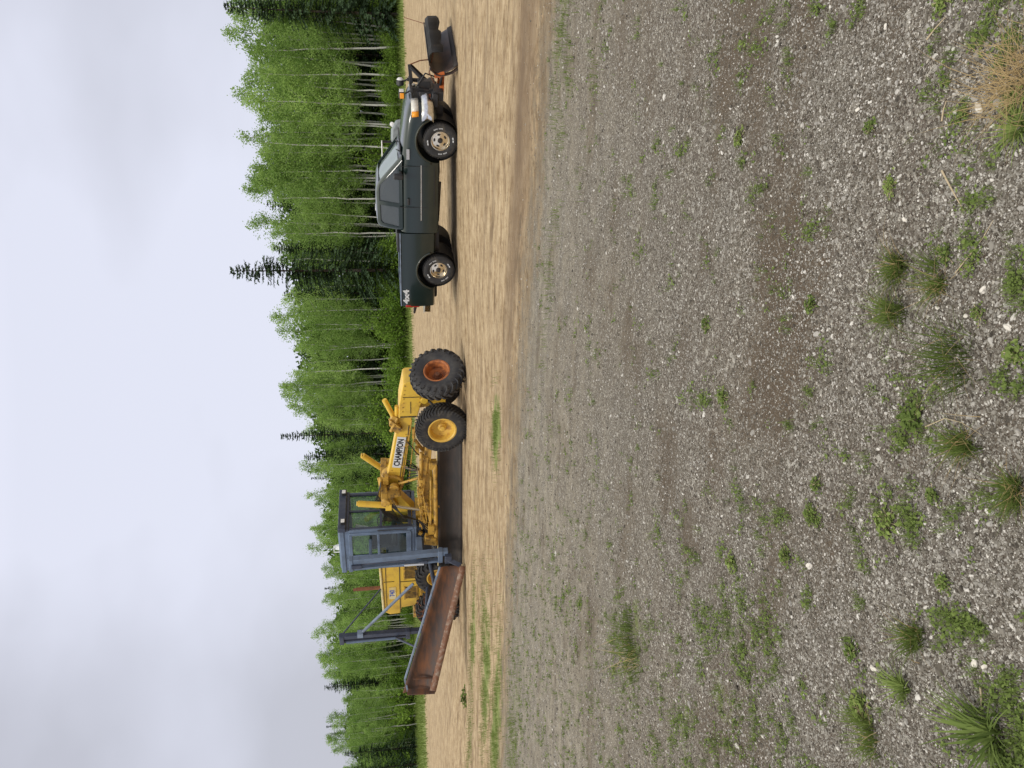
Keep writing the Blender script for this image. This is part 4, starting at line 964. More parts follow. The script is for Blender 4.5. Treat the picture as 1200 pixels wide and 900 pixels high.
# inside the cab
s = MB(); s.box((-4.45, -.08, 1.85), (.5, .5, .16)); s.box((-4.68, -.08, 2.2), (.14, .5, .72), (0, -.12, 0)); s.build('driver_seat', M['seat'], cab, bevel=.04)
s = MB(); s.box((-3.72, -.08, 1.75), (.2, .34, .8), (0, .15, 0)); s.tube([(-3.85, -.08, 2.1), (-3.95, -.08, 2.2)], .03)
s.tube([(-3.95 + .05 * math.cos(k * .524), -.08 + .2 * math.sin(k * .524), 2.22 + .16 * math.cos(k * .524) * .6) for k in range(13)], .014, 6); s.build('steering_console', M['black'], cab)
MB().box((-4.15, -.02, 2.76), (.10, .03, .34), (0, .3, 0)).build('mirror', M['white'], cab)
s = MB(); s.lathe([(0, 0), (0, .08), (.06, .085), (.16, .06), (.17, 0)], 20); bc = s.build('beacon', M['white'], cab, smooth=50); bc.rotation_euler = (R(90), 0, 0); bc.location = (-4.46, -.45, 3.34)
s = MB(); s.box((-4.46, -.45, 3.36), (.26, .2, .03)); s.beam((-4.58, -.52, 3.36), (-4.58, -.52, 3.52), .02, .02, up=(0, 1, 0)); s.beam((-4.34, -.52, 3.36), (-4.34, -.52, 3.52), .02, .02, up=(0, 1, 0)); s.beam((-4.59, -.52, 3.52), (-4.33, -.52, 3.52), .02, .02); s.build('beacon_guard', M['white'], cab)
# under the cab
s = MB(); s.box((-4.3, -.45, .95), (.9, .5, .34)); s.box((-4.8, -.2, .9), (1.2, .9, .5)); s.tube([(-3.9, -.5, .95), (-4.4, -.85, .7)], .10, 12); s.tube([(-4.0, -.7, 1.1), (-4.0, -.95, .6)], .05, 8); s.box((-4.1, -.9, .72), (.3, .14, .06)); s.build('transmission', M['black'], G, bevel=.03)
# engine compartment
e = MB(); e.prism([(-5.10, 1.12), (-5.10, 2.26), (-7.30, 2.20), (-7.42, 2.05), (-7.40, 1.75), (-7.15, 1.70), (-7.05, 1.12)], -.52, .52)
eng = e.build('engine_cover', YL, G, bevel=.03)
s = MB(); s.box((-6.18, 0, 2.262), (2.2, 1.10, .07), (0, -.027, 0)); s.build('top_panel', M['yellow_pale'], eng, bevel=.02)
s = MB(); s.box((-6.2, -.528, 1.74), (2.1, .014, .02)); s.box((-5.95, -.528, 2.05), (.014, .012, .30)); s.box((-6.2, -.528, 2.14), (2.1, .012, .012)); s.box((-5.98, -.528, 1.43), (.018, .012, .58)); s.build('seam', M['black'], eng)
for xc in (-5.62, -6.48):
    s = MB(); s.box((xc, -.524, 1.42), (.50, .012, .34)); gr_ = s.build('grille', M['black'], eng)
    s = MB()
    for k in range(9): s.box((xc - .22 + .055 * k, -.535, 1.42), (.016, .014, .34))
    s.box((xc, -.537, 1.60), (.56, .022, .04)); s.box((xc, -.537, 1.24), (.56, .022, .04)); s.build('slat', YD_, gr_)
s = MB(); s.box((-6.45, -.527, 1.96), (.52, .008, .20)); em = s.build('model_plate', M['yellow_pale'], eng)
text_obj('740', .20, M['decal_blue'], 'lettering', em, (-6.45, -.533, 1.96), (R(90), 0, 0), sx=.95, bold=.006, depth=.001)
s = MB(); s.tube([(-6.55, -.2, 2.2), (-6.55, -.2, 3.0)], .055, 12, False); s.tube([(-6.55, -.2, 3.0), (-6.57, -.2, 3.10)], .045, 12, False); s.lathe([(0, 0), (0, .001)], 3); s.build('exhaust_pipe', M['rustpipe'], eng)
s = MB(); s.box((-7.35, -.1, 1.25), (.5, .9, .2)); s.beam((-5.2, -.5, 1.05), (-7.3, -.5, 1.05), .12, .18); s.build('rear_frame', YD_, G, bevel=.015)
# tandem drive
for sg in (-1, 1):
    s = MB(); s.prism([(-5.1, .50), (-5.1, .78), (-5.9, .92), (-6.9, .78), (-6.9, .50), (-5.9, .42)], sg * .62, sg * .78); s.build('tandem_case', YL, G, bevel=.02)
    for i, xw in enumerate((-5.27, -6.72)):
        ag_wheel('rear_wheel', G, (xw, sg * .95, .64), rot=(0, 0, 0 if sg < 0 else R(180)), chains=(i == 1 and sg < 0))
# wing plow
wg = empty('side_plow'); wg.parent = G
tag(wg)
H0, T0 = (-3.92, -1.90, .06), (-6.62, -3.72, .96)
def wprof(h, d, lean): return [(d * (1 - math.sin(math.pi * (i / 8 * .85 + .08))) + lean * (i / 8), h * i / 8) for i in range(9)]
wm = sheet('wing_moldboard', T0, H0, wprof(.80, .18, -.12), wprof(.60, .13, -.06), M['rust'], wg, .022, 24)
sheet('cutting_edge', (T0[0] + .01, T0[1], T0[2] - .03), (H0[0] + .01, H0[1], H0[2] - .03), [(.19, -.02), (.15, .15)], [(.16, -.02), (.12, .14)], M['rustedge'], wm, .022, 24)
d_ = Vector(H0) - Vector(T0); nrm = Vector((d_.y, -d_.x, 0)).normalized()
def wp(t, off, h): return Vector(T0).lerp(Vector(H0), t) + nrm * off + Vector((0, 0, h))
s = MB(); s.beam(wp(.10, -.04, .83), wp(1.0, -.02, .63), .06, .05); s.beam(wp(0, .06, .66), wp(.10, -.04, .83), .05, .05); s.build('top_lip', M['edgeblue'], wm, bevel=.008)
s = MB(); s.beam(wp(.012, .18, -.02), wp(.012, .1, .70), .03, .16, up=(0, 1, 0)); s.beam(wp(.06, .11, .10), wp(.16, .09, .10), .02, .05); s.beam(wp(.11, .075, .1), wp(.11, .06, .62), .05, .03, up=(0, 1, 0)); s.build('end_plate', M['rust'], wm)
s = MB()
for t in (.12, .3, .5, .7, .9): s.beam(wp(t, -.10, .06), wp(t, -.14, .7), .03, .12, up=(0, 1, 0))
s.beam(wp(.05, -.14, .32), wp(.95, -.14, .30), .10, .12); s.build('back_rib', M['bluedark'], wm)
# front mast beside the cab
s = MB(); s.beam((-3.66, -1.62, .46), (-3.78, -1.62, 3.02), .16, .15, up=(0, 1, 0)); s.beam((-3.95, -1.62, .60), (-4.06, -1.62, 3.02), .07, .14, up=(0, 1, 0)); s.box((-3.90, -1.62, 3.0), (.42, .18, .10)); s.box((-3.78, -1.62, .66), (.42, .18, .12)); s.beam((-3.78, -1.0, 1.20), (-3.78, -1.6, 1.20), .2, .16); s.beam((-3.9, -.8, 2.5), (-3.9, -1.58, 2.5), .10, .08)
mast = s.build('front_mast', BL, wg, bevel=.01)
s = MB(); s.tube([(-3.86, -1.66, 2.96), (-3.84, -1.66, 1.6)], .045, 10); s.box((-3.9, -1.68, 2.86), (.12, .14, .26)); s.build('mast_cylinder', M['bluedark'], mast)
s = MB(); s.box((-3.80, -1.74, .46), (.26, .14, .18)); s.beam((-3.84, -1.74, .46), (-3.93, -1.90, .14), .08, .12); s.tube([(-3.95, -1.7, 1.25), (-3.86, -1.74, 1.0)], .03); s.build('slide_bracket', M['bluedark'], mast, bevel=.01)
MB().tube([(-3.98, -1.71, 1.62), (-3.96, -1.73, 1.10)], .035, 10).build('piston_rod', M['steel'], mast)
# rear mast
s = MB(); s.beam((-6.93, -1.55, .90), (-6.90, -1.58, 3.50), .13, .14, up=(0, 1, 0)); s.beam((-7.12, -1.55, 1.5), (-7.10, -1.58, 3.46), .08, .10, up=(0, 1, 0)); s.box((-7.0, -1.58, 3.42), (.32, .18, .12)); s.box((-7.0, -1.57, 1.55), (.34, .16, .12)); s.beam((-6.93, -.55, 1.02), (-6.93, -1.60, 1.02), .16, .16)
rmast = s.build('rear_mast', M['bluedark'], wg, bevel=.01)
s = MB(); s.tube([(-7.12, -1.62, 3.3), (-7.12, -1.6, 1.9)], .045, 10); s.build('mast_cylinder', BL, rmast)
s = MB(); s.tube([(-6.90, -1.58, 3.46), (-6.20, -.5, 2.26)], .022, 8); s.build('mast_stay', M['bluedark'], rmast)
s = MB(); s.tube([(-6.83, -1.58, 2.88), (-5.55, -1.0, 1.36)], .042, 10); s.box((-6.84, -1.58, 2.90), (.16, .16, .16)); s.build('mast_brace', M['edgeblue'], rmast)
s = MB(); s.tube([(-7.10, -1.62, 1.9), (-6.5, -2.6, 1.1), (-5.9, -3.1, 1.1)], .03, 8); s.tube([(-5.6, -1.1, .95), (-5.8, -2.95, 1.15)], .06, 10); s.tube([(-4.6, -1.1, .9), (-4.9, -2.3, .75)], .06, 10)
s.build('push_arm', M['bluedark'], wg)
s = MB(); s.box((-6.3, -2.3, .12), (.5, .2, .1)); 
# big orange-rimmed wheel leaning on the nose
SP_ = gpt(546, 431, -.14)
az, tl = R(-55), R(9)
SW = empty('loose_wheel', (SP_[0], SP_[1], -.14))
tag(SW, 'big lugged wheel with rusty orange rim leaning on the nose of the grader', 'wheel')
inner = ag_wheel('w', SW, (0, 0, 0), rim='rim_orange', Rr=.67, wd=.40, rr=.30, dish=.34, rub='rubber_dusty')
# drop the extra empty: its children belong to the wheel itself
for ch in [k for k in col.objects if k.parent == inner]: ch.parent = SW
bpy.data.objects.remove(inner)
SW.rotation_euler = (Matrix.Rotation(az + R(90), 3, 'Z') @ Matrix.Rotation(-tl, 3, 'X')).to_euler()
back = Vector((-math.cos(az), -math.sin(az), 0))
SW.location = Vector((SP_[0], SP_[1], -.14)) + Vector((0, 0, .67 * math.cos(tl) + .02)) + back * (.10 + .13)

# ------------------------------------------------------------------ PICKUP (x forward, y left, origin on the ground under the rear axle)
aT = R(-35.5); WB = 3.28
def fx(x): return x if x < 2.7 else 2.7 + (x - 2.7) * .835
T0w = gpt(531.5, 317, 0.0)
TO = (T0w[0] - math.sin(aT) * .93, T0w[1] + math.cos(aT) * .93, -.012)
T = empty('pickup_truck', TO, aT)
tag(T, 'dark green extended-cab pickup truck with chrome wheels and a snow plow on its front', 'pickup truck')
TP = M['truck']
def loft(name, stations, mt, parent, smooth=32, close=True):
    """stations: list of (x, [(y,z)...half section from bottom centre to top centre])"""
    V, F = [], []; m_ = len(stations[0][1]) * 2 - 2
    for x, hs in stations:
        ring = [(y, z) for y, z in hs] + [(-y, z) for y, z in hs[-2:0:-1]]
        V += [(x, y, z) for y, z in ring]
    for i in range(len(stations) - 1):
        for j in range(m_):
            k = (j + 1) % m_; F.append((i * m_ + j, i * m_ + k, (i + 1) * m_ + k, (i + 1) * m_ + j))
    F.append(tuple(range(m_))); F.append(tuple((len(stations) - 1) * m_ + k for k in range(m_))[::-1])
    b = MB(); b.add(V, F); return b.build(name, mt, parent, smooth=smooth)
def sec(hw, zb, zt, crown=.04, belt=None, top=None):
    """half section; the shoulder rounds into a crowned top"""
    top = hw - .16 if top is None else top
    return [(0, zb), (hw - .12, zb), (hw - .035, zb + .03), (hw - .005, zb + .14), (hw, zb + .26), (hw - .004, (zb + zt) / 2 + .06), (hw - .022, zt - .17), (hw - .045, zt - .09), (hw - .085, zt - .035), (hw - .14, zt - .008), (top - .12, zt + crown * .35), ((top - .12) * .55, zt + crown * .85), (0, zt + crown)]
def cyl_cut(x, r, y0, y1, z=.42):
    return MB().lathe([(y0, 0), (y0, r), (y1, r), (y1, 0)], 48, (x, 0, z)).build('cut', TP, T, smooth=0)
S_ = [(4.36, .80, .70, 1.00, .01), (4.33, .85, .66, 1.05, .015), (4.25, .90, .60, 1.09, .02), (4.10, .94, .56, 1.13, .03), (3.85, .965, .52, 1.17, .04), (3.45, .975, .50, 1.215, .05), (3.0, .975, .47, 1.255, .05), (2.72, .975, .46, 1.275, .045), (2.55, .975, .46, 1.295, .03), (1.9, .975, .46, 1.305, .02), (1.04, .975, .46, 1.315, .02)]
S_ = [(fx(x), sec(hw, max(.40, zb - .08), zt, cr_)) for x, hw, zb, zt, cr_ in S_][::-1]
body = loft('cab_body', S_, TP, T)
bake(body, [cyl_cut(WB, .505, -1.3, -.52), cyl_cut(WB, .505, .52, 1.3)])
S2 = [(x, [(0, .48), (.85, .48), (.93, .52), (.955, .66), (.965, .85), (.962, 1.05), (.955, 1.20), (.945, 1.285), (.93, 1.32), (.90, 1.33), (.6, 1.33), (.3, 1.33), (0, 1.33)]) for x in (-1.0, -.6, 0, .5, 1.015)]
bed = loft('bed', S2, TP, T)
c2_ = MB(); c2_.box((.0, 0, 1.25), (1.88, 1.62, 1.0)); cc = c2_.build('cut', TP, T, smooth=0)
bake(bed, [cc, cyl_cut(0, .50, -1.3, -.52), cyl_cut(0, .50, .52, 1.3)])
# greenhouse
def ring(z, xa, xb, hw, r_=.10):
    pts = []
    for cx, cy, a0 in ((xb - r_, hw - r_, 0), (xa + r_, hw - r_, 90), (xa + r_, -hw + r_, 180), (xb - r_, -hw + r_, 270)):
        for k in range(5):
            t = R(a0 + 90 * k / 4); pts.append((cx + r_ * math.cos(t), cy + r_ * math.sin(t), z))
    return pts
def hull(name, rings, mt, parent):
    b = MB(); V = [p for r_ in rings for p in r_]; m_ = len(rings[0]); F = []
    for i in range(len(rings) - 1):
        for j in range(m_): k = (j + 1) % m_; F.append((i * m_ + j, i * m_ + k, (i + 1) * m_ + k, (i + 1) * m_ + j))
    F.append(tuple(range(m_))[::-1]); F.append(tuple((len(rings) - 1) * m_ + k for k in range(m_))); b.add(V, F); return b.build(name, mt, parent, smooth=40)
gh = hull('cab_roof', [ring(1.27, 1.05, 2.92, .93, .12), ring(1.60, 1.07, 2.50, .845, .12), ring(1.80, 1.10, 2.24, .785, .13), ring(1.865, 1.15, 2.11, .74, .14), ring(1.895, 1.30, 1.98, .62, .16), ring(1.905, 1.5, 1.8, .35, .1)], TP, T)
cav = hull('cut', [ring(1.20, 1.12, 2.86, .86, .1), ring(1.60, 1.13, 2.42, .775, .1), ring(1.80, 1.16, 2.16, .715, .1), ring(1.85, 1.2, 2.05, .66, .1)], TP, T)
sw1 = MB().prism([(2.66, 1.345), (2.60, 1.42), (2.18, 1.785), (2.08, 1.81), (1.79, 1.81), (1.76, 1.345)], -1.2, 1.2).build('cut', TP, T, smooth=0)
sw2 = MB().prism([(1.67, 1.36), (1.69, 1.80), (1.30, 1.79), (1.23, 1.74), (1.17, 1.36)], -1.2, 1.2).build('cut', TP, T, smooth=0)
ws = MB().prism([(-.80, 1.34), (-.65, 1.82), (.65, 1.82), (.80, 1.34)], 2.0, 3.3, 'x').build('cut', TP, T, smooth=0)
rw = MB().prism([(-.66, 1.40), (-.58, 1.78), (.58, 1.78), (.66, 1.40)], .9, 1.5, 'x').build('cut', TP, T, smooth=0)
bake(gh, [cav, sw1, sw2, ws, rw])
def hwz(z): return float(np.interp(z, [1.27, 1.60, 1.80, 1.865], [.93, .845, .785, .74])) - .022
def xwz(z): return float(np.interp(z, [1.27, 1.60, 1.80, 1.865], [2.92, 2.50, 2.24, 2.11])) - .03
def pane(pts, name, mt, parent, th=0):
    b = MB(); b.add(pts, [tuple(range(len(pts)))]); return b.build(name, mt, parent, smooth=0, solid=th)
for sg in (-1, 1):
    pane([(x, sg * hwz(z), z) for x, z in ((2.67, 1.34), (2.40, 1.60), (2.15, 1.815), (1.77, 1.815), (1.75, 1.60), (1.74, 1.34))], 'side_window', M['sideglass'], T)
    pane([(x, sg * hwz(z), z) for x, z in ((1.68, 1.35), (1.70, 1.60), (1.70, 1.805), (1.22, 1.80), (1.18, 1.60), (1.15, 1.35))], 'side_window', M['sideglass'], T)
nv = 7; V = []; F = []
for i in range(nv):
    z = 1.30 + (1.845 - 1.30) * i / (nv - 1)
    for j in range(9):
        y = (-.84 + .20 * (z - 1.3) / .55) * (1 - j / 4) * .955; V.append((xwz(z) - .085 * (abs(j - 4) / 4) ** 2 + .010, y, z))
for i in range(nv - 1):
    for j in range(8): F.append((i * 9 + j, i * 9 + j + 1, (i + 1) * 9 + j + 1, (i + 1) * 9 + j))
b = MB(); b.add(V, F); b.build('windscreen', M['windscreen'], T, smooth=80)
pane([(1.10, -.68, 1.38), (1.10, .68, 1.38), (1.12, .60, 1.80), (1.12, -.60, 1.80)], 'rear_window', M['sideglass'], T)
# interior
s = MB(); s.box((1.95, 0, 1.30), (1.6, 1.6, .04)); s.box((2.62, 0, 1.31), (.34, 1.5, .10)); s.build('dash_and_dark_sheet', M['plastic'], T, bevel=.01)  # wide black sheet added to darken the cab interior; smaller box is the dash
for y in (-.42, .42):
    s = MB(); s.box((1.78, y, 1.38), (.14, .5, .44), (0, -.2, 0)); s.box((1.72, y, 1.66), (.10, .26, .16), (0, -.15, 0)); s.build('seat', M['seat'], T, bevel=.04)
s = MB(); s.tube([(2.28 + .10 * math.cos(k * .524), .42 + .19 * math.sin(k * .524), 1.40 + .15 * math.cos(k * .524)) for k in range(13)], .016, 6); s.build('steering_wheel', M['plastic'], T)
# shut lines, mouldings, handles
s = MB()
for x in (2.70, 1.70): s.box((x, -.9755, .98), (.010, .006, .66)); 
s.box((1.70, -.938, 1.30), (.01, .02, .08)); s.box((2.20, -.972, .52), (1.0, .008, .012)); s.build('door_seam', M['decal_black'], body)
for sg in (-1, 1):
    s = MB(); s.box((2.05, sg * .981, .83), (1.36, .012, .022)); s.build('side_moulding', M['chrome' if sg < 0 else 'chrome'], body)
    s = MB(); s.box((1.84, sg * .982, 1.13), (.17, .03, .05)); s.build('door_handle', M['plastic'], body, bevel=.01)
    s = MB(); s.box((2.50, sg * 1.10, 1.36), (.11, .17, .22)); s.beam((2.56, sg * .93, 1.30), (2.52, sg * 1.06, 1.32), .05, .08); s.build('wing_mirror', M['plastic'], T, bevel=.03)
    s = MB(); s.lathe([(-.012, .502), (.02, .512), (.035, .535), (.0, .56)], 60); o = s.build('wheel_arch_lip', TP, body if True else None, smooth=60, solid=.012)
    o.location = (WB, sg * .965 - (0 if sg < 0 else .0), .42)
    # keep only the upper arc of the lip
    for pr, xw in ((None, WB), (1, 0.0)):
        if pr is None: q = o
        else:
            s = MB(); s.lathe([(-.012, .497), (.02, .507), (.035, .53), (.0, .555)], 60); q = s.build('wheel_arch_lip', TP, bed, smooth=60, solid=.012); q.location = (0, sg * .952, .42)
        bm = bmesh.new(); bm.from_mesh(q.data)
        bmesh.ops.delete(bm, geom=[v for v in bm.verts if v.co.z < (.14)], context='VERTS')
        for v in bm.verts: v.co.y *= (-1 if sg < 0 else 1) * .55
        bmesh.ops.recalc_face_normals(bm, faces=bm.faces); bm.to_mesh(q.data); bm.free()
s = MB(); s.box((2.93, -.978, 1.14), (.02, .006, .05)); s.box((3.0, -.978, 1.14), (.05, .006, .06)); s.box((3.06, -.978, 1.14), (.05, .006, .045)); 
badge = MB().box((2.98, -.978, 1.13), (.24, .008, .07)).build('badge', M['chrome'], body)
# rail cap, tool box, tail
s = MB(); s.box((0, -.915, 1.338), (2.0, .085, .022)); s.box((0, .915, 1.338), (2.0, .085, .022)); s.box((-.965, 0, 1.338), (.07, 1.8, .022)); s.build('rail_cap', M['edgeblue'], bed, bevel=.006)
s = MB(); s.box((.72, 0, 1.30), (.52, 1.66, .24)); s.build('tool_box', M['plastic'], T, bevel=.02)
for sg in (-1, 1):
    s = MB(); s.box((-1.0, sg * .895, 1.05), (.08, .13, .36)); s.build('tail_light', M['red'], bed, bevel=.02)
s = MB(); s.box((-1.11, 0, .66), (.22, 1.78, .16)); s.box((-1.13, 0, .75), (.22, 1.80, .02)); rb = s.build('rear_bumper', M['chrome'], T, bevel=.03)
s = MB(); s.beam((-1.02, -.25, .90), (-1.62, -.25, .98), .16, .16, w2=.05, h2=.05); s.build('tow_hitch', M['black'], T, bevel=.012)
dec = MB().box((-.70, -.9685, 1.215), (.40, .004, .002)).build('side_decal', M['decal_white'], bed)
text_obj('4x4', .20, M['decal_white'], 'lettering', dec, (-.72, -.9665, 1.205), (R(90 + 2), 0, 0), sx=1.35, bold=.008, depth=.0015)
# frame, exhaust, steps
s = MB(); s.box((1.6, -.42, .48), (5.2, .09, .15)); s.box((1.6, .42, .48), (5.2, .09, .15)); s.box((2.0, 0, .52), (1.6, 1.0, .22)); s.tube([(0, -.75, .39), (0, .75, .39)], .05); s.lathe([(-.16, 0), (-.14, .14), (.14, .14), (.16, 0)], 14, (0, 0, .39)); s.tube([(WB, -.75, .40), (WB, .75, .40)], .05); s.box((3.6, 0, .45), (.7, .9, .3)); s.box((.7, -.55, .50), (.8, .3, .25)); s.tube([(1.2, -.6, .42), (2.2, -.62, .38)], .05); s.box((-.75, 0, .5), (.3, 1.2, .2))
s.build('chassis', M['black'], T)
for xw in (0, WB):
    for sg in (-1, 1):
        s = MB(); s.lathe([(-.40, .02), (-.40, .48), (.30, .48)], 30, (xw, -sg * .52 if False else 0, .43)); o = s.build('wheel_liner', M['plastic'], T, smooth=50); o.location = (0, sg * .60, 0); o.scale = (1, -1 if sg < 0 else 1, 1)
        o.scale = (1, sg * .9, 1)
# wheels
def truck_wheel():
    root = empty('wheel'); root.parent = T; Rr, h = .395, .125
    ty = MB().lathe([(-h * .75, .205), (-h * .95, .235), (-h * 1.04, .29), (-h * 1.0, Rr - .05), (-h * .85, Rr - .012), (-h * .4, Rr), (h * .4, Rr), (h * .85, Rr - .012), (h, Rr - .05), (h * 1.04, .29), (h * .95, .235), (h * .75, .205)], 60)
    for k in range(40):
        for fy in (-.78, -.3, .2, .7):
            t = 2 * math.pi * (k + .3 * fy) / 40; ty.box(((Rr + .001) * math.cos(t), fy * h, (Rr + .001) * math.sin(t)), (.012, h * .36, .036), (0, -t, 0))
    ty = ty.build('tyre', M['rubber'], root, smooth=40)
    lt = MB()
    for a0, a1 in ((15, 62), (195, 242), (110, 135), (290, 315)):
        n_ = 10
        for k in range(n_):
            if k % 5 == 4: continue
            t = R(a0 + (a1 - a0) * k / n_); lt.box((.292 * math.cos(t), -h * 1.045, .292 * math.sin(t)), (.026, .005, .012), (0, -t, 0))
    lt.build('white_letters', M['decal_white'], ty)
    rim = MB().lathe([(-h * .70, .213), (-h * .88, .216), (-h * .90, .205), (-h * .78, .196), (-h * .30, .180), (-h * .30, .150), (-h * .46, .10), (-h * .52, .055), (-h * .75, .05), (-h * .77, 0)], 48).build('rim', M['alloy'], root, smooth=35)
    sl_ = MB()
    for k in range(5):
        t = 2 * math.pi * (k + .5) / 5; c_ = Vector((.132 * math.cos(t), -h * .37, .132 * math.sin(t))); tg = Vector((-math.sin(t), 0, math.cos(t))); rd = Vector((math.cos(t), 0, math.sin(t)))
        n_ = 14; ring_ = [c_ + tg * .038 * math.cos(2 * math.pi * j / n_) + rd * .022 * math.sin(2 * math.pi * j / n_) + Vector((0, -.008, 0)) * (1) for j in range(n_)]; ring2 = [v + Vector((0, .03, 0)) for v in ring_]
        sl_.add(ring_ + ring2, [tuple(range(n_)), tuple(range(n_, 2 * n_))[::-1]] + [(j, (j + 1) % n_, n_ + (j + 1) % n_, n_ + j) for j in range(n_)])
    sl_.build('slot', M['decal_black'], rim)
    hb = MB().lathe([(-h * .52, .062), (-h * .80, .052), (-h * .98, .04), (-h * 1.0, 0)], 20).build('hub_cap', M['black'], rim)
    return root
wt = truck_wheel()
for i, (xw, sg) in enumerate([(0, -1), (WB, -1), (0, 1), (WB, 1)]):
    o = wt if i == 0 else copy_tree(wt, T)
    o.location = (xw, sg * .82, .39); o.rotation_euler = (0, R(23 * i), R(0 if sg < 0 else 180))
# front end
s = MB()
for k in range(6): s.box((fx(4.375 - .004 * k), 0, 1.00 - .045 * k), (.03, 1.06, .012))
s.box((fx(4.35), 0, .89), (.03, 1.10, .26)); s.build('grille', M['plastic'], body, bevel=.004)
for sg in (-1, 1):
    b = MB(); P = [(4.40, .58), (4.385, .74), (4.30, .895), (4.12, .955)]
    V = []
    for x, y in P: x = fx(x); V += [(x + .004, sg * (y + .005), .885), (x - .02, sg * (y - .005), 1.045)]
    b.add(V, [(2 * i, 2 * i + 2, 2 * i + 3, 2 * i + 1) for i in range(3)]); hl = b.build('headlight', M['lens'], T, smooth=60, solid=.03)
    b = MB(); V = []
    for x, y in [(4.18, .945), (4.11, .972), (4.05, .982)]: x = fx(x); V += [(x + .012, sg * (y + .012), .885), (x - .008, sg * (y + .002), 1.035)]
    b.add(V, [(0, 2, 3, 1), (2, 4, 5, 3)]); b.build('turn_signal', M['amber'], hl, smooth=60, solid=.03)
# chrome bumper
b = MB(); P = [(4.56, 0), (4.55, .45), (4.50, .72), (4.38, .91), (4.15, 1.0), (3.98, 1.01)]; P = [(x, -y) for x, y in P[::-1]] + P[1:]
V = []
for x, y in P: x = fx(x); V += [(x - .05, y, .55), (x, y * 1.0, .60), (x + .005, y, .70), (x - .02, y, .80), (x - .07, y * .985, .82)]
b.add(V, [(i * 5 + j, (i + 1) * 5 + j, (i + 1) * 5 + j + 1, i * 5 + j + 1) for i in range(len(P) - 1) for j in range(4)]); bmp = b.build('front_bumper', M['chrome'], T, smooth=60, solid=.01)
s = MB(); s.box((fx(4.40), 0, .50), (.3, 1.5, .14)); s.build('valance', M['plastic'], bmp, bevel=.02)
# wipers
s = MB(); s.tube([(2.93, -.55, 1.325), (2.80, -.1, 1.38)], .012, 6); s.tube([(2.93, .15, 1.335), (2.80, .6, 1.38)], .012, 6); s.box((2.98, 0, 1.30), (.16, 1.5, .02)); s.build('wiper', M['plastic'], T)
MB().box((1.30, 0, 1.905), (.06, .30, .03)).build('cab_light', M['white'], T, bevel=.008)
# snow plow
sp = empty('snow_plow'); sp.parent = T
inv = Matrix.Rotation(-aT, 3, 'Z')
def tl(P): v = inv @ (Vector(P) - Vector(TO)); return v
pn = tl(gpt(536.5, 82, 0)); pf = tl(gpt(528.5, 36, 0))
dd = (pf - pn); dn_ = Vector((dd.y, -dd.x, 0)).normalized()     # forward side of the blade
blade = sheet('plow_blade', (pn.x, pn.y, .03), (pf.x, pf.y, .03), [(.10, 0), (.03, .08), (-.05, .2), (-.09, .31), (-.08, .44), (-.02, .55), (.08, .61)], [(.10, 0), (.03, .08), (-.05, .2), (-.09, .31), (-.08, .44), (-.02, .55), (.08, .61)], M['plowblade'], sp, .012, 20)
sheet('cutting_edge', (pn.x, pn.y, .0), (pf.x, pf.y, .0), [(.128, -.01), (.06, .11)], [(.128, -.01), (.06, .11)], M['darkmould'], blade, .014, 6)
def pp(t, off, z): v = pn.lerp(pf, t) + dn_ * off; return Vector((v.x, v.y, z))
s = MB()
for t in (.004, .2, .4, .6, .8, .996):
    pr = [(.07, .02), (-.02, .12), (-.07, .25), (-.10, .37), (-.07, .49), (.05, .63)]
    for (a0, h0), (a1, h1) in zip(pr[:-1], pr[1:]): s.beam(pp(t, a0 - .04, h0), pp(t, a1 - .04, h1), .02, .10, up=tuple(dd.normalized()))
s.build('rib', M['plowblade'], blade)
MB().beam(pp(.004, -.10, .30), pp(.004, -.16, .52), .03, .10).build('end_stripe', M['orange'], blade)
s = MB(); V = []
for i in range(9):
    t = .10 + .98 * i / 8; wv = .02 * math.sin(i * 2.2)
    V += [pp(t, .04, .61), pp(t, .20 + wv, .63 + wv * .6), pp(t, .28 + wv * 1.5, .57 + wv * .5), pp(t, .30 + wv * 2, .33 - wv * 1.5)]
s.add(V, [(i * 4 + j, (i + 1) * 4 + j, (i + 1) * 4 + j + 1, i * 4 + j + 1) for i in range(8) for j in range(3)])
df_ = s.build('rubber_deflector', M['blackrub'], blade, smooth=25, solid=.012)
s = MB(); s.beam(pp(.12, .10, .645), pp(1.06, .10, .645), .05, .02); s.build('clamp_bar', M['black'], df_)
mid = pp(.5, -.12, .25); root_x = fx(4.45)
s = MB(); s.beam((root_x, -.42, .34), (mid.x, mid.y, .26), .08, .10); s.beam((root_x, .42, .34), (mid.x, mid.y, .26), .08, .10); s.beam(pp(.2, -.12, .26), pp(.8, -.12, .26), .10, .10); s.beam((root_x + .3, -.3, .32), (root_x + .3, .3, .32), .08, .08); s.build('a_frame', M['orange'], sp, bevel=.01)
s = MB(); s.tube([(root_x + .2, -.3, .36), pp(.14, -.14, .32)], .03, 8); s.tube([(root_x + .2, .3, .36), pp(.86, -.14, .32)], .03, 8); s.build('angling_cylinder', M['black'], sp)
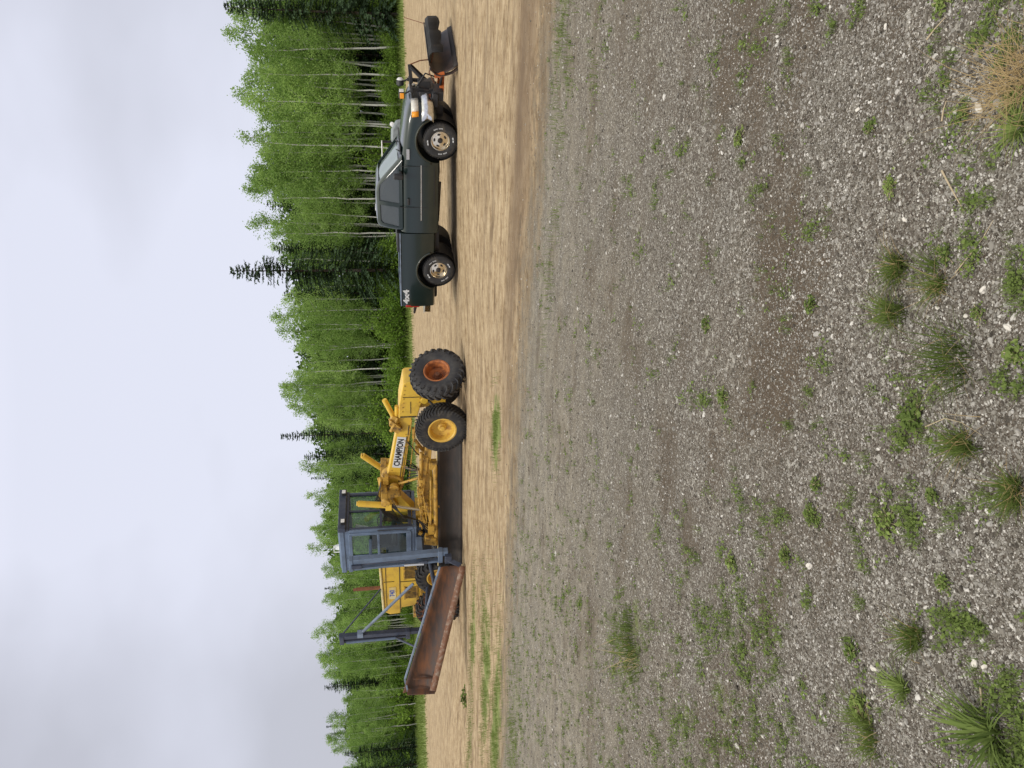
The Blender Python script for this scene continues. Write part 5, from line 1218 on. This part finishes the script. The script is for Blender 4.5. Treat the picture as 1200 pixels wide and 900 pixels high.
s = MB(); s.beam((4.223, -.40, .40), (4.283, -.40, 1.02), .07, .07, up=(0, 1, 0)); s.beam((4.223, .40, .40), (4.283, .40, 1.02), .07, .07, up=(0, 1, 0)); s.beam((4.283, -.62, 1.02), (4.283, .62, 1.02), .06, .06); s.beam((4.263, -.42, .55), (4.263, .42, .55), .08, .12); s.beam((4.303, 0, 1.0), (4.703, .05, 1.04), .06, .08); s.beam((4.283, -.2, .6), (4.653, 0, 1.02), .05, .06); s.box((4.323, -.15, .72), (.2, .3, .28)); s.box((4.203, -.3, .42), (.2, .7, .22)); s.beam((4.283, .3, .6), (4.703, .05, 1.02), .04, .05); s.tube([(4.303, -.3, .9), (4.603, -.3, .7), (4.503, -.2, .45)], .02, 6)
s.tube([(4.353, .1, .7), (4.363, .1, 1.1)], .04, 8); s.box((4.203, -.45, .70), (.1, .2, .3)); s.build('lift_frame', M['black'], sp, bevel=.008)
s = MB(); ch_ = [(4.703, .05, 1.02), (4.79, .06, .8), tuple(mid + Vector((-.1, 0, .15)))]; s.tube(ch_, .015, 6); s.tube([(4.403, -.35, .5), (4.653, -.45, .62), (5.2, -.35, .5), (5.15, -.2, .32)], .013, 6); s.build('lift_chain', M['rustpipe'], sp)
for (y, ambr) in ((-.50, 1), (.55, 0)):
    s = MB(); s.beam((4.283, y, 1.02), (4.203, y, 1.16), .03, .03, up=(0, 1, 0)); st = s.build('light_bracket', M['black'], sp)
    s = MB(); s.box((0, 0, 0), (.16, .24, .13)) if ambr else s.lathe([(-.09, 0), (-.08, .06), (-.04, .085), (.05, .09), (.07, .07), (.075, 0)], 20)
    l_ = s.build('plow_light', M['plastic'], sp, bevel=.03 if ambr else 0); l_.location = (4.183, y, 1.24); l_.rotation_euler = (0, 0, 0 if ambr else R(90))
    if ambr:
        MB().box((4.268, y, 1.24), (.02, .20, .10)).build('lens', M['white'], l_, bevel=.006).matrix_parent_inverse = Matrix.Translation((-4.183, -y, -1.24))
        MB().box((4.183, y - .13, 1.235), (.12, .03, .09)).build('turn_signal', M['amber'], l_, bevel=.008).matrix_parent_inverse = Matrix.Translation((-4.183, -y, -1.24))
    else:
        ql = MB().lathe([(-.095, 0), (-.10, .05), (-.06, .083)], 20).build('lens', M['white'], l_, smooth=60)
s = MB(); e1 = pp(1.02, .1, .55); s.tube([tuple(e1), tuple(e1 + Vector((.1, .2, .55)))], .008, 5); s.build('blade_marker', M['rustpipe'], blade)

# ------------------------------------------------------------------ pale machine behind the pickup
P0 = at_depth(455, 166, 23.5); MZ = empty('utility_vehicle', (P0[0], P0[1], -.10), R(-20))
tag(MZ, 'pale grey small work vehicle mostly hidden behind the truck, showing over its hood', 'utility vehicle')
b = MB(); b.prism([(-.9, .7), (-.9, 1.15), (-.2, 1.2), (.0, 1.52), (.35, 1.50), (.62, 1.35), (.68, 1.0), (.68, .6)], -.45, .45); b.build('body', M['paleplastic'], MZ, bevel=.06, segs=3)
b = MB()
for x, y in ((-.9, -.42), (-.9, .42), (.0, -.42), (.0, .42)): b.tube([(x, y, 1.1), (x * .95, y, 1.80)], .02, 6)
b.tube([(-.9, -.42, 1.5), (0, -.42, 1.5)], .018, 6); b.tube([(-.9, .42, 1.5), (0, .42, 1.5)], .018, 6); b.build('roll_cage', M['black'], MZ)
MB().box((-.38, 0, 1.79), (.8, .9, .035)).build('roof', M['white'], MZ, bevel=.015)
for y in (-.3, .3): MB().lathe([(0, 0), (0, .06), (-.04, .065), (-.06, 0)], 14, (.5, y, 1.47)).build('headlight', M['white'], MZ)
b = MB(); b.box((-.4, 0, 1.25), (.5, .8, .5)); b.build('seat', M['seat'], MZ, bevel=.05)
for x in (-.62, .45):
    for y in (-.5, .5): MB().lathe([(-.1, .14), (-.12, .2), (-.11, .3), (0, .33), (.11, .3), (.12, .2), (.1, .14), (.04, .12), (.04, 0), (-.04, 0), (-.04, .12)], 24, (x, y, .33), closed=True).build('wheel', M['rubber'], MZ)
